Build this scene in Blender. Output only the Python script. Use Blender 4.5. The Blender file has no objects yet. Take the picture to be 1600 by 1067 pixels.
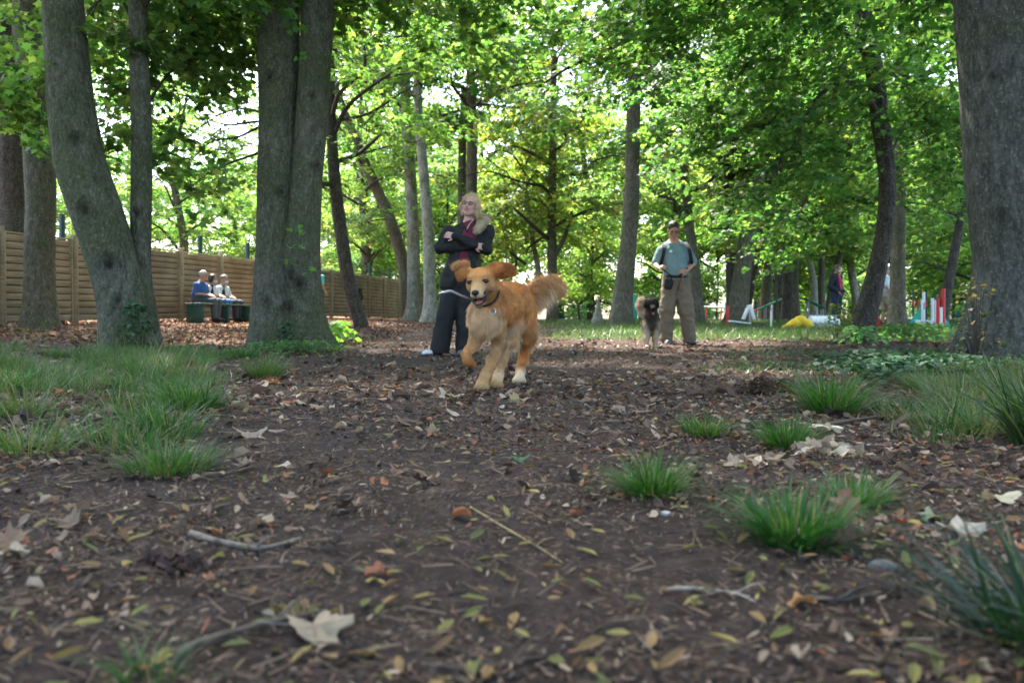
import bpy, math, random
import numpy as np
from mathutils import Vector, Matrix

sc = bpy.context.scene
COL = sc.collection
# ------------------------------------------------------------------ camera
cd = bpy.data.cameras.new('camera')
cam = bpy.data.objects.new('camera', cd); COL.objects.link(cam)
cam.location = (0, 0, 0.38)
cam.rotation_euler = (math.radians(90), 0, 0)
cd.lens = 28.0; cd.sensor_width = 36.0
cd.shift_y = -33.5/1600
cd.clip_start = 0.05; cd.clip_end = 2000
cd.dof.use_dof = True; cd.dof.focus_distance = 4.0; cd.dof.aperture_fstop = 4.0
sc.camera = cam
# ------------------------------------------------------------------ light
SUN_EL, SUN_AZ = math.radians(60), math.radians(-28)   # azimuth from +Y towards +X
w = bpy.data.worlds.new('World'); sc.world = w; w.use_nodes = True
nt = w.node_tree; nt.nodes.clear()
sky = nt.nodes.new('ShaderNodeTexSky'); sky.sky_type = 'NISHITA'; sky.sun_disc = False
sky.sun_elevation = SUN_EL; sky.sun_rotation = SUN_AZ
sky.air_density = 1.0; sky.dust_density = 3.0; sky.ozone_density = 1.0
bg = nt.nodes.new('ShaderNodeBackground'); bg.inputs[1].default_value = 0.15
out = nt.nodes.new('ShaderNodeOutputWorld')
nt.links.new(sky.outputs[0], bg.inputs[0]); nt.links.new(bg.outputs[0], out.inputs[0])
sl = bpy.data.lights.new('sun', 'SUN'); sl.energy = 2.8; sl.angle = math.radians(2.0); sl.color = (1, 0.95, 0.86)
sun = bpy.data.objects.new('sun', sl); COL.objects.link(sun)
sdir = Vector((math.sin(SUN_AZ)*math.cos(SUN_EL), math.cos(SUN_AZ)*math.cos(SUN_EL), math.sin(SUN_EL)))
sun.rotation_euler = sdir.to_track_quat('Z', 'Y').to_euler()
sun.location = (0, 0, 40)
sc.view_settings.view_transform = 'Standard'; sc.view_settings.look = 'None'
sc.view_settings.exposure = 2.95; sc.view_settings.gamma = 1.0
sc.cycles.max_bounces = 8; sc.cycles.diffuse_bounces = 5; sc.cycles.glossy_bounces = 2
sc.cycles.transmission_bounces = 6; sc.cycles.transparent_max_bounces = 4
sc.cycles.sample_clamp_indirect = 6.0

rng = np.random.default_rng(7)
FPX, HC, YH = 1244.4, 0.38, 500.0
def W(px, py, d):
    return np.array([(px-800.0)/FPX*d, d, HC+(YH-py)/FPX*d])
# ------------------------------------------------------------------ noise
def _hash(i, j, k, seed):
    h = (i.astype(np.uint32)*np.uint32(374761393) + j.astype(np.uint32)*np.uint32(668265263)
         + k.astype(np.uint32)*np.uint32(2147483647) + np.uint32((seed*1274126177) & 0xffffffff))
    h = (h ^ (h >> np.uint32(13)))*np.uint32(1274126177)
    h = h ^ (h >> np.uint32(16))
    return (h & np.uint32(0xffffff)).astype(np.float32)/np.float32(0xffffff)
def vnoise(p, seed=0):
    p = np.asarray(p, np.float32)
    fl = np.floor(p); f = p-fl; f = f*f*(3-2*f); i = fl.astype(np.int64)
    r = 0
    for a in (0, 1):
        wa = f[:, 0] if a else 1-f[:, 0]
        for b in (0, 1):
            wb = f[:, 1] if b else 1-f[:, 1]
            for c in (0, 1):
                wc = f[:, 2] if c else 1-f[:, 2]
                r = r + wa*wb*wc*_hash(i[:, 0]+a, i[:, 1]+b, i[:, 2]+c, seed)
    return r*2-1
def fbm(p, seed=0, octv=4, gain=.5):
    p = np.asarray(p, np.float32); a = 1.0; s = 0; t = 0
    for o in range(octv):
        s = s + a*vnoise(p*(2.03**o)+17.3*o, seed+o); t += a; a *= gain
    return s/t
def sstep(x): x = np.clip(x, 0, 1); return x*x*(3-2*x)
def gsmooth(x, y):
    x = np.asarray(x, np.float64); y = np.asarray(y, np.float64)
    return (0.30*sstep((y-8)/25)+0.14*sstep((y-25)/30)
            + 0.20*sstep((-x-2)/7)*sstep((y-5)/8))
def gz(x, y):
    x = np.atleast_1d(np.asarray(x, np.float64)); y = np.atleast_1d(np.asarray(y, np.float64))
    p = np.stack([x, y, np.zeros_like(x)], -1)
    return (gsmooth(x, y) + .022*fbm(p*1.3, 3, 3) + .008*fbm(p*9, 5, 3) + .0035*fbm(p*40, 9, 2))
# ------------------------------------------------------------------ mesh helpers
def mesh_from(name, groups, smooth=True):
    """groups: list of (verts Nx3, faces Mxk, colours Nx3|None)"""
    vs, lp, ls, cols = [], [], [], []; off = 0; anyc = any(g[2] is not None for g in groups)
    for v, f, c in groups:
        if len(f) == 0: continue
        v = np.asarray(v, np.float32); f = np.asarray(f, np.int64)
        vs.append(v); lp.append((f+off).ravel()); ls.append(np.full(len(f), f.shape[1]))
        if anyc:
            cc = np.ones((len(v), 4), np.float32)
            if c is not None: cc[:, :3] = c
            cols.append(cc)
        off += len(v)
    v = np.concatenate(vs); lp = np.concatenate(lp); ls = np.concatenate(ls)
    me = bpy.data.meshes.new(name)
    me.vertices.add(len(v)); me.vertices.foreach_set('co', v.ravel())
    me.loops.add(len(lp)); me.loops.foreach_set('vertex_index', lp.astype(np.int32))
    me.polygons.add(len(ls))
    me.polygons.foreach_set('loop_start', np.concatenate([[0], np.cumsum(ls)[:-1]]).astype(np.int32))
    me.polygons.foreach_set('loop_total', ls.astype(np.int32))
    me.polygons.foreach_set('use_smooth', np.full(len(ls), smooth))
    if anyc:
        ca = me.color_attributes.new('Col', 'FLOAT_COLOR', 'POINT')
        ca.data.foreach_set('color', np.concatenate(cols).ravel())
    me.update(calc_edges=True)
    return me
def obj(name, me, mat, parent=None):
    o = bpy.data.objects.new(name, me); COL.objects.link(o)
    if mat is not None:
        for m in (mat if isinstance(mat, (list, tuple)) else [mat]): me.materials.append(m)
    if parent is not None: o.parent = parent
    return o
def tag(o, label=None, cat=None, group=None, kind=None):
    if label: o['label'] = label
    if cat: o['category'] = cat
    if group: o['group'] = group
    if kind: o['kind'] = kind
    return o
def thing(name, label, cat, loc=(0, 0, 0), group=None):
    o = bpy.data.objects.new(name, None); COL.objects.link(o); o.location = [float(a) for a in loc]
    o.empty_display_size = .1
    return tag(o, label, cat, group)
def cat_groups(gs): return list(gs)
def nrm(v):
    v = np.asarray(v, float); return v/(np.linalg.norm(v, axis=-1, keepdims=True)+1e-12)
def catmull(pts, n):
    """pts Kxc -> resampled n points"""
    P = np.asarray(pts, float); K = len(P)
    if K == 2:
        t = np.linspace(0, 1, n)[:, None]; return P[0]*(1-t)+P[1]*t
    Q = np.vstack([2*P[0]-P[1], P, 2*P[-1]-P[-2]])
    seg = np.linalg.norm(np.diff(P[:, :3], axis=0), axis=1); cs = np.concatenate([[0], np.cumsum(seg)])
    s = np.linspace(0, cs[-1], n); i = np.clip(np.searchsorted(cs, s, 'right')-1, 0, K-2)
    t = ((s-cs[i])/np.maximum(seg[i], 1e-9))[:, None]
    p0, p1, p2, p3 = Q[i], Q[i+1], Q[i+2], Q[i+3]
    return .5*((2*p1)+(-p0+p2)*t+(2*p0-5*p1+4*p2-p3)*t*t+(-p0+3*p1-3*p2+p3)*t**3)
def frames(P):
    T = nrm(np.gradient(P, axis=0)); n = len(P)
    N = np.zeros_like(P); a = np.array([1., 0, 0]) if abs(T[0, 0]) < .8 else np.array([0, 1., 0])
    N[0] = nrm(a-T[0]*a.dot(T[0]))
    for i in range(1, n):
        v = N[i-1]-T[i]*N[i-1].dot(T[i]); N[i] = v/np.linalg.norm(v)
    return T, N, np.cross(T, N)
def tube(pts, radii, seg=8, n=None, disp=None, cap=True, col=None, spacing=None):
    """swept tube; disp(theta grid, arclength grid, positions, radius)->radial multiplier"""
    P = np.asarray(pts, float); R = np.asarray(radii, float)
    if spacing: n = max(3, int(np.linalg.norm(np.diff(P, axis=0), axis=1).sum()/spacing))
    if n:
        Q = catmull(np.hstack([P, R[:, None]]), n); P, R = Q[:, :3], np.maximum(Q[:, 3], 1e-4)
    T, N, B = frames(P); m = len(P)
    th = np.linspace(0, 2*np.pi, seg, endpoint=False)
    dirs = N[:, None]*np.cos(th)[None, :, None]+B[:, None]*np.sin(th)[None, :, None]
    rr = np.repeat(R[:, None], seg, 1)
    if disp is not None:
        al = np.concatenate([[0], np.cumsum(np.linalg.norm(np.diff(P, axis=0), axis=1))])
        rr = disp(np.repeat(th[None], m, 0), np.repeat(al[:, None], seg, 1), P[:, None]+dirs*rr[..., None], rr)
    V = (P[:, None]+dirs*rr[..., None]).reshape(-1, 3)
    i = np.arange(m-1)[:, None]*seg; j = np.arange(seg)[None]; j2 = (j+1) % seg
    Fq = np.stack([i+j, i+j2, i+seg+j2, i+seg+j], -1).reshape(-1, 4)
    if cap:
        V = np.vstack([V, P[0], P[-1]]); a, b = m*seg, m*seg+1
        j = np.arange(seg); j2 = (j+1) % seg
        Fq = np.vstack([Fq, np.stack([np.full(seg, a), j2, j, np.full(seg, a)], -1)[:0]])
        tri = np.vstack([np.stack([np.full(seg, a), j2, j], -1), np.stack([np.full(seg, b), (m-1)*seg+j, (m-1)*seg+j2], -1)])
        c = None if col is None else np.tile(np.asarray(col, float), (len(V), 1))
        # triangles as separate group sharing coordinates
        return [(V, Fq, c), (V, tri, c)]
    c = None if col is None else np.tile(np.asarray(col, float), (len(V), 1))
    return [(V, Fq, c)]
def box(c, s, R=None, bev=0.0, col=None):
    """box with chamfered edges"""
    s = np.asarray(s, float)/2; b = min(bev, s.min()*.45) if bev else 0
    if b <= 0:
        V = np.array([[x, y, z] for x in (-1, 1) for y in (-1, 1) for z in (-1, 1)], float)*s
        Fc = np.array([[0, 1, 3, 2], [4, 6, 7, 5], [0, 4, 5, 1], [2, 3, 7, 6], [0, 2, 6, 4], [1, 5, 7, 3]])
        g = [(V, Fc)]
    else:
        V = []; idx = {}
        for x in (-1, 1):
            for y in (-1, 1):
                for z in (-1, 1):
                    for a in range(3):
                        q = np.array([x, y, z], float)*(s-b); q[a] = (x, y, z)[a]*s[a]
                        idx[(x, y, z, a)] = len(V); V.append(q)
        quads, tris = [], []
        for a in range(3):
            o = [i for i in range(3) if i != a]
            for sg in (-1, 1):
                q = []
                for (p, r) in ((-1, -1), (1, -1), (1, 1), (-1, 1)):
                    k = [0, 0, 0]; k[a] = sg; k[o[0]] = p; k[o[1]] = r; q.append(idx[(*k, a)])
                quads.append(q)
            for p in (-1, 1):
                for r in (-1, 1):
                    k0 = [0, 0, 0]; k0[a] = -1; k0[o[0]] = p; k0[o[1]] = r; k1 = list(k0); k1[a] = 1
                    quads.append([idx[(*k0, o[0])], idx[(*k1, o[0])], idx[(*k1, o[1])], idx[(*k0, o[1])]])
        for x in (-1, 1):
            for y in (-1, 1):
                for z in (-1, 1): tris.append([idx[(x, y, z, a)] for a in range(3)])
        V = np.array(V); g = []
        for F_ in (quads, tris):
            F_ = [f if np.dot(np.cross(V[f[1]]-V[f[0]], V[f[2]]-V[f[1]]), V[f].mean(0)) > 0 else f[::-1] for f in F_]
            g.append((V, np.array(F_)))
    if R is not None: g = [(v@np.asarray(R).T, f) for v, f in g]
    return [(v+np.asarray(c, float), f, None if col is None else np.tile(np.asarray(col, float), (len(v), 1))) for v, f in g]
def rotm(ax, deg):
    return np.array(Matrix.Rotation(math.radians(deg), 3, ax))
# scatter a flat template
def scatter(shape, face, P, X, Y, Z, S, C):
    """shape (k,3), face list of index tuples (uniform length), X,Y,Z axes (N,3)"""
    k = len(shape); S = np.asarray(S, float)
    if S.ndim == 1: S = np.repeat(S[:, None], 3, 1)
    sh = shape[None]*S[:, None, :]
    V = P[:, None]+sh[..., 0:1]*X[:, None]+sh[..., 1:2]*Y[:, None]+sh[..., 2:3]*Z[:, None]
    f = np.asarray(face); F_ = (np.arange(len(P))[:, None, None]*k+f[None]).reshape(-1, f.shape[1])
    return (V.reshape(-1, 3), F_, np.repeat(C, k, 0))
def axes(az, tilt, roll):
    """X along azimuth pitched by tilt, Z normal rolled"""
    ca, sa, ct, st = np.cos(az), np.sin(az), np.cos(tilt), np.sin(tilt)
    X = np.stack([ca*ct, sa*ct, -st], -1); Y0 = np.stack([-sa, ca, 0*sa], -1); Z0 = np.cross(X, Y0)
    cr, sr = np.cos(roll)[:, None], np.sin(roll)[:, None]
    return X, Y0*cr+Z0*sr, Z0*cr-Y0*sr
# ------------------------------------------------------------------ SDF modelling
class SDF:
    def __init__(s): s.p = []
    def cone(s, a, b, r1, r2=None, k=.02, col=None, sub=False, fl=.01, fd=None, flat=None):
        s.p.append(dict(t='c', a=np.asarray(a, float), b=np.asarray(b, float)+1e-6, r1=r1, r2=r1 if r2 is None else r2, k=k, col=col, sub=sub, fl=fl, fd=fd)); return s
    def ell(s, c, r, R=None, k=.02, col=None, sub=False, fl=.01, fd=None):
        s.p.append(dict(t='e', a=np.asarray(c, float), r=np.asarray(r, float), R=np.eye(3) if R is None else np.asarray(R, float), k=k, col=col, sub=sub, fl=fl, fd=fd)); return s
    def rbox(s, c, h, rad=.01, R=None, k=.01, col=None, sub=False, fl=.01, fd=None):
        s.p.append(dict(t='b', a=np.asarray(c, float), h=np.asarray(h, float), rad=rad, R=np.eye(3) if R is None else np.asarray(R, float), k=k, col=col, sub=sub, fl=fl, fd=fd)); return s
    def chain(s, pts, rs, **kw):
        for i in range(len(pts)-1): s.cone(pts[i], pts[i+1], rs[i], rs[i+1], **kw)
        return s
    @staticmethod
    def ev(p, q):
        if p['t'] == 'c':
            ab = p['b']-p['a']; t = np.clip(((q-p['a'])@ab)/(ab@ab), 0, 1)
            return np.linalg.norm(q-p['a']-t[..., None]*ab, axis=-1)-(p['r1']+(p['r2']-p['r1'])*t)
        l = (q-p['a'])@p['R']
        if p['t'] == 'e':
            k0 = np.linalg.norm(l/p['r'], axis=-1); k1 = np.linalg.norm(l/p['r']**2, axis=-1)
            return k0*(k0-1)/np.maximum(k1, 1e-6)
        d = np.abs(l)-p['h']+p['rad']
        return np.linalg.norm(np.maximum(d, 0), axis=-1)+np.minimum(d.max(-1), 0)-p['rad']
    @staticmethod
    def bb(p):
        if p['t'] == 'c':
            r = np.array([p['r1'], p['r2']])[:, None]; A = np.stack([p['a'], p['b']])
            return (A-r).min(0), (A+r).max(0)
        e = np.abs(p['R'])@(p['r'] if p['t'] == 'e' else p['h'])
        return p['a']-e, p['a']+e
    def build(s, vox, mod=None):
        M = .05+vox*2
        lo = np.min([s.bb(p)[0] for p in s.p if not p['sub']], 0)-3*vox-.01
        hi = np.max([s.bb(p)[1] for p in s.p if not p['sub']], 0)+3*vox+.01
        n = np.ceil((hi-lo)/vox).astype(int)+1
        F_ = np.full(n, M, np.float32)
        ax = [lo[i]+vox*np.arange(n[i]) for i in range(3)]
        for p in s.p:
            a, b = s.bb(p); m = M+p['k']
            i0 = np.clip(((a-m-lo)/vox).astype(int), 0, n-1); i1 = np.clip(((b+m-lo)/vox).astype(int)+2, 1, n)
            if (i1 <= i0).any(): continue
            sl_ = tuple(slice(i0[i], i1[i]) for i in range(3))
            q = np.stack(np.meshgrid(*[ax[i][sl_[i]] for i in range(3)], indexing='ij'), -1)
            d = s.ev(p, q); k = max(p['k'], 1e-4); f0 = F_[sl_]
            if p['sub']:
                h = np.maximum(k-np.abs(f0+d), 0)/k; F_[sl_] = np.maximum(f0, -d)+h*h*k*.25
            else:
                h = np.maximum(k-np.abs(f0-d), 0)/k; F_[sl_] = np.minimum(f0, d)-h*h*k*.25
        if mod is not None:
            q = np.stack(np.meshgrid(*ax, indexing='ij'), -1); F_ = mod(q, F_)
        # surface nets
        S = F_ < 0
        c = [S[i:n[0]-1+i, j:n[1]-1+j, k:n[2]-1+k] for i in (0, 1) for j in (0, 1) for k in (0, 1)]
        tot = sum(x.astype(np.int8) for x in c); act = (tot > 0) & (tot < 8)
        I = np.argwhere(act); idm = -np.ones(act.shape, np.int64); idm[act] = np.arange(len(I))
        co = np.array([(i, j, k) for i in (0, 1) for j in (0, 1) for k in (0, 1)])
        fv = np.stack([F_[I[:, 0]+a, I[:, 1]+b, I[:, 2]+c_] for a, b, c_ in co], 1)
        acc = np.zeros((len(I), 3)); cnt = np.zeros(len(I))
        for e0 in range(8):
            for e1 in range(e0+1, 8):
                if np.abs(co[e0]-co[e1]).sum() != 1: continue
                x = (fv[:, e0] < 0) != (fv[:, e1] < 0)
                t = fv[x, e0]/(fv[x, e0]-fv[x, e1])
                acc[x] += co[e0]+t[:, None]*(co[e1]-co[e0]); cnt[x] += 1
        V = lo+vox*(I+acc/cnt[:, None])
        Fs = []
        for a in range(3):
            o = [(a+1) % 3, (a+2) % 3]
            s0 = [slice(1, n[i]-1) for i in range(3)]; s1 = list(s0)
            s0[a] = slice(0, n[a]-1); s1[a] = slice(1, n[a])
            x = S[tuple(s0)] != S[tuple(s1)]; J = np.argwhere(x)
            base = J.copy(); base[:, o[0]] += 1; base[:, o[1]] += 1
            def cell(du, dv):
                b_ = base.copy(); b_[:, o[0]] -= du; b_[:, o[1]] -= dv; return idm[b_[:, 0], b_[:, 1], b_[:, 2]]
            q = np.stack([cell(1, 1), cell(0, 1), cell(0, 0), cell(1, 0)], -1)
            inside = S[tuple(s0)][x]; q[~inside] = q[~inside][:, ::-1]
            Fs.append(q)
        Fq = np.concatenate(Fs); Fq = Fq[(Fq >= 0).all(1)]
        return V, Fq
    def attrs(s, V, kc=.012):
        ps = [p for p in s.p if p['col'] is not None and not p.get('nocol')]
        Wt = 0; C = 0; L = 0; D = 0
        for p in ps:
            d = s.ev(p, V)
            if p['sub']: d = np.abs(d)
            wt = np.exp(-np.clip(d, -.02, .3)/kc)[:, None]*(p.get('w', 1.0))
            Wt = Wt+wt; C = C+wt*np.asarray(p['col'])[None]; L = L+wt*p['fl']
            D = D+wt*(np.zeros(3) if p['fd'] is None else np.asarray(p['fd'], float))[None]
        return C/Wt, (L/Wt)[:, 0], D/Wt
def vnormals(V, Fq):
    n = np.cross(V[Fq[:, 2]]-V[Fq[:, 0]], V[Fq[:, 3]]-V[Fq[:, 1]]); N = np.zeros_like(V)
    for i in range(4): np.add.at(N, Fq[:, i], n)
    return nrm(N)
# ------------------------------------------------------------------ materials
def mat(name, build):
    m = bpy.data.materials.new(name); m.use_nodes = True; t = m.node_tree; t.nodes.clear()
    o = t.nodes.new('ShaderNodeOutputMaterial'); build(t, o); return m
def N_(t, typ, **kw):
    n = t.nodes.new(typ)
    for k, v in kw.items():
        if k.startswith('i_'):
            key = k[2:].replace('_', ' ')
            n.inputs[int(key) if key.isdigit() else key].default_value = v
        else: setattr(n, k, v)
    return n
def ramp(t, src, stops):
    r = t.nodes.new('ShaderNodeValToRGB'); e = r.color_ramp.elements
    while len(e) < len(stops): e.new(.5)
    for i, (p, c) in enumerate(stops):
        e[i].position = p; e[i].color = (*c, 1) if not np.isscalar(c) else (c, c, c, 1)
    t.links.new(src, r.inputs[0]); return r.outputs[0]
def mixc(t, a, b, f, mode='MIX'):
    m = t.nodes.new('ShaderNodeMix'); m.data_type = 'RGBA'; m.blend_type = mode
    for s, v in ((6, a), (7, b), (0, f)):
        if hasattr(v, 'links') or hasattr(v, 'is_linked'): t.links.new(v, m.inputs[s])
        else: m.inputs[s].default_value = v if s == 0 else (*v, 1)
    return m.outputs[2]
def m_simple(name, col, rough=.7, var=.15, scale=30, bump=.15, attr=False, metal=0, spec=.4, bscale=None):
    def b(t, o):
        p = N_(t, 'ShaderNodeBsdfPrincipled'); p.inputs['Roughness'].default_value = rough
        p.inputs['Metallic'].default_value = metal; p.inputs['Specular IOR Level'].default_value = spec
        tc = N_(t, 'ShaderNodeTexCoord')
        n = N_(t, 'ShaderNodeTexNoise'); n.inputs['Scale'].default_value = scale; n.inputs['Detail'].default_value = 5
        t.links.new(tc.outputs['Object'], n.inputs['Vector'])
        f = ramp(t, n.outputs[0], [(.25, 1-var*1.6), (.75, 1+var)])
        if attr: base = N_(t, 'ShaderNodeAttribute', attribute_name='Col').outputs['Color']
        else: r_ = N_(t, 'ShaderNodeRGB'); r_.outputs[0].default_value = (*col, 1); base = r_.outputs[0]
        t.links.new(mixc(t, base, f, 1.0, 'MULTIPLY'), p.inputs['Base Color'])
        if bump:
            n2 = N_(t, 'ShaderNodeTexNoise'); n2.inputs['Scale'].default_value = bscale or scale*2; n2.inputs['Detail'].default_value = 4
            t.links.new(tc.outputs['Object'], n2.inputs['Vector'])
            bp = N_(t, 'ShaderNodeBump'); bp.inputs['Strength'].default_value = bump; bp.inputs['Distance'].default_value = .01
            t.links.new(n2.outputs[0], bp.inputs['Height']); t.links.new(bp.outputs[0], p.inputs['Normal'])
        t.links.new(p.outputs[0], o.inputs[0])
    return mat(name, b)
def m_leaf(name, trans=.5, tint=(1.9, 2.3, .8), rough=.45, spec=.35, base=1.0):
    def b(t, o):
        a = N_(t, 'ShaderNodeAttribute', attribute_name='Col')
        oi = N_(t, 'ShaderNodeObjectInfo')
        hs = N_(t, 'ShaderNodeHueSaturation')
        mr = N_(t, 'ShaderNodeMapRange'); mr.inputs[3].default_value = .485; mr.inputs[4].default_value = .51
        t.links.new(oi.outputs['Random'], mr.inputs[0]); t.links.new(mr.outputs[0], hs.inputs['Hue'])
        hs.inputs['Value'].default_value = base; hs.inputs['Saturation'].default_value = .93
        t.links.new(a.outputs['Color'], hs.inputs['Color'])
        p = N_(t, 'ShaderNodeBsdfPrincipled'); p.inputs['Roughness'].default_value = rough; p.inputs['Specular IOR Level'].default_value = spec
        t.links.new(hs.outputs[0], p.inputs['Base Color'])
        tr = N_(t, 'ShaderNodeBsdfTranslucent')
        t.links.new(mixc(t, hs.outputs[0], tint, 1.0, 'MULTIPLY'), tr.inputs[0])
        mx = N_(t, 'ShaderNodeMixShader'); mx.inputs[0].default_value = trans
        t.links.new(p.outputs[0], mx.inputs[1]); t.links.new(tr.outputs[0], mx.inputs[2]); t.links.new(mx.outputs[0], o.inputs[0])
    return mat(name, b)
def m_bark(name, c1, c2, moss=(.06, .075, .03), mossamt=.4, bump=.9, sc_=13.0):
    def b(t, o):
        tc = N_(t, 'ShaderNodeTexCoord'); mp = N_(t, 'ShaderNodeMapping'); mp.inputs['Scale'].default_value = (1, 1, .42)
        t.links.new(tc.outputs['Object'], mp.inputs[0])
        n1 = N_(t, 'ShaderNodeTexNoise'); n1.inputs['Scale'].default_value = sc_; n1.inputs['Detail'].default_value = 8; n1.inputs['Roughness'].default_value = .65
        t.links.new(mp.outputs[0], n1.inputs['Vector'])
        n2 = N_(t, 'ShaderNodeTexNoise'); n2.inputs['Scale'].default_value = 1.6; n2.inputs['Detail'].default_value = 5; n2.inputs['Roughness'].default_value = .6
        t.links.new(tc.outputs['Object'], n2.inputs['Vector'])
        vo = N_(t, 'ShaderNodeTexVoronoi'); vo.inputs['Scale'].default_value = sc_*3.2; vo.feature = 'F1'
        t.links.new(mp.outputs[0], vo.inputs['Vector'])
        n3 = N_(t, 'ShaderNodeTexNoise'); n3.inputs['Scale'].default_value = 34; n3.inputs['Detail'].default_value = 6; n3.inputs['Roughness'].default_value = .7
        t.links.new(tc.outputs['Object'], n3.inputs['Vector'])
        base = ramp(t, n1.outputs[0], [(.36, c1), (.64, c2)])
        fm = ramp(t, n2.outputs[0], [(.62-.4*mossamt, 0.0), (.80-.3*mossamt, 1.0)])
        ml = N_(t, 'ShaderNodeMath', operation='MULTIPLY'); ml.inputs[1].default_value = .75; t.links.new(fm, ml.inputs[0])
        c = mixc(t, base, moss, ml.outputs[0])
        lich = ramp(t, n3.outputs[0], [(.56, 0.0), (.66, .5)])
        c = mixc(t, c, (.34, .36, .30), lich)
        crk = ramp(t, vo.outputs['Distance'], [(.0, 1.1), (.9, .55)])
        c = mixc(t, c, crk, 1.0, 'MULTIPLY')
        at = N_(t, 'ShaderNodeAttribute', attribute_name='Col'); c = mixc(t, c, at.outputs['Color'], 1.0, 'MULTIPLY')
        p = N_(t, 'ShaderNodeBsdfPrincipled'); p.inputs['Roughness'].default_value = .85; p.inputs['Specular IOR Level'].default_value = .25
        t.links.new(c, p.inputs['Base Color'])
        ad = N_(t, 'ShaderNodeMath', operation='ADD'); t.links.new(n1.outputs[0], ad.inputs[0])
        m2 = N_(t, 'ShaderNodeMath', operation='MULTIPLY'); m2.inputs[1].default_value = -.5; t.links.new(vo.outputs['Distance'], m2.inputs[0]); t.links.new(m2.outputs[0], ad.inputs[1])
        bp = N_(t, 'ShaderNodeBump'); bp.inputs['Strength'].default_value = bump; bp.inputs['Distance'].default_value = .03
        t.links.new(ad.outputs[0], bp.inputs['Height']); t.links.new(bp.outputs[0], p.inputs['Normal'])
        t.links.new(p.outputs[0], o.inputs[0])
    return mat(name, b)
# ================================================================== GROUND
def sgrid(lo, hi, fine, n):
    t = np.linspace(-1, 1, n); k = 5.2
    g = np.sinh(k*t)/np.sinh(k)
    return np.where(g < 0, -lo*g*1.0, hi*g) if lo < 0 else g
gx = np.concatenate([-np.geomspace(150, 6, 60), np.linspace(-5.9, 5.9, 560), np.geomspace(6, 150, 60)])
gy = np.concatenate([-np.geomspace(60, .6, 25), np.linspace(-.5, .5, 12), .5+np.geomspace(.012, 1.5, 90)-.0, np.linspace(2.02, 14, 520)[0:], np.geomspace(14.1, 170, 90)])
GX, GY = np.meshgrid(gx, gy, indexing='xy'); sh_ = GX.shape
px_, py_ = GX.ravel(), GY.ravel()
pz_ = gz(px_, py_)
P3 = np.stack([px_, py_, 0*px_], -1)
near = np.abs(py_) < 15
pz_[near] += (.003*fbm(P3[near]*85, 21, 2)+.004*np.maximum(fbm(P3[near]*22, 31, 3), 0))
V = np.stack([px_, py_, pz_], -1)
I_ = np.arange(sh_[0]*sh_[1]).reshape(sh_)
Fq = np.stack([I_[:-1, :-1], I_[:-1, 1:], I_[1:, 1:], I_[1:, :-1]], -1).reshape(-1, 4)
# ground cover map: R = leaf mould, G = grass/moss
def cover(x, y):
    p = np.stack([x, y, 0*x], -1)
    n = fbm(p*.7, 41, 4)
    L = sstep((-x-1.6-.10*y+n*1.2)/1.2)*sstep((y-1.5)/1)              # left grass zone
    L = L*(1-sstep((y-8.3-n)/1.5))
    R = sstep((x-.85-.20*y+n*1.0)/1.3)*sstep((y-2.0)/1)*(1-sstep((y-9.5)/1.5))*.8
    Fr = sstep((x-(.0+.0*y)+n*2)/2)*sstep((y-13.2+n*.8)/1.0)         # strip beyond the path on the right
    g = np.clip(L+R+Fr, 0, 1)
    r = sstep((-x-3.5+n*1.5)/1.5)*sstep((y-10+n)/2)                   # leaf mould by the fence
    r = np.maximum(r, sstep(1-np.hypot((x-1.8)/3.5, (y-30)/9))*1.0)
    return np.clip(r, 0, 1), g
cr_, cg_ = cover(px_, py_)
me = mesh_from('ground', [(V, Fq, np.stack([cr_, cg_, 0*cr_], -1))])
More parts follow.
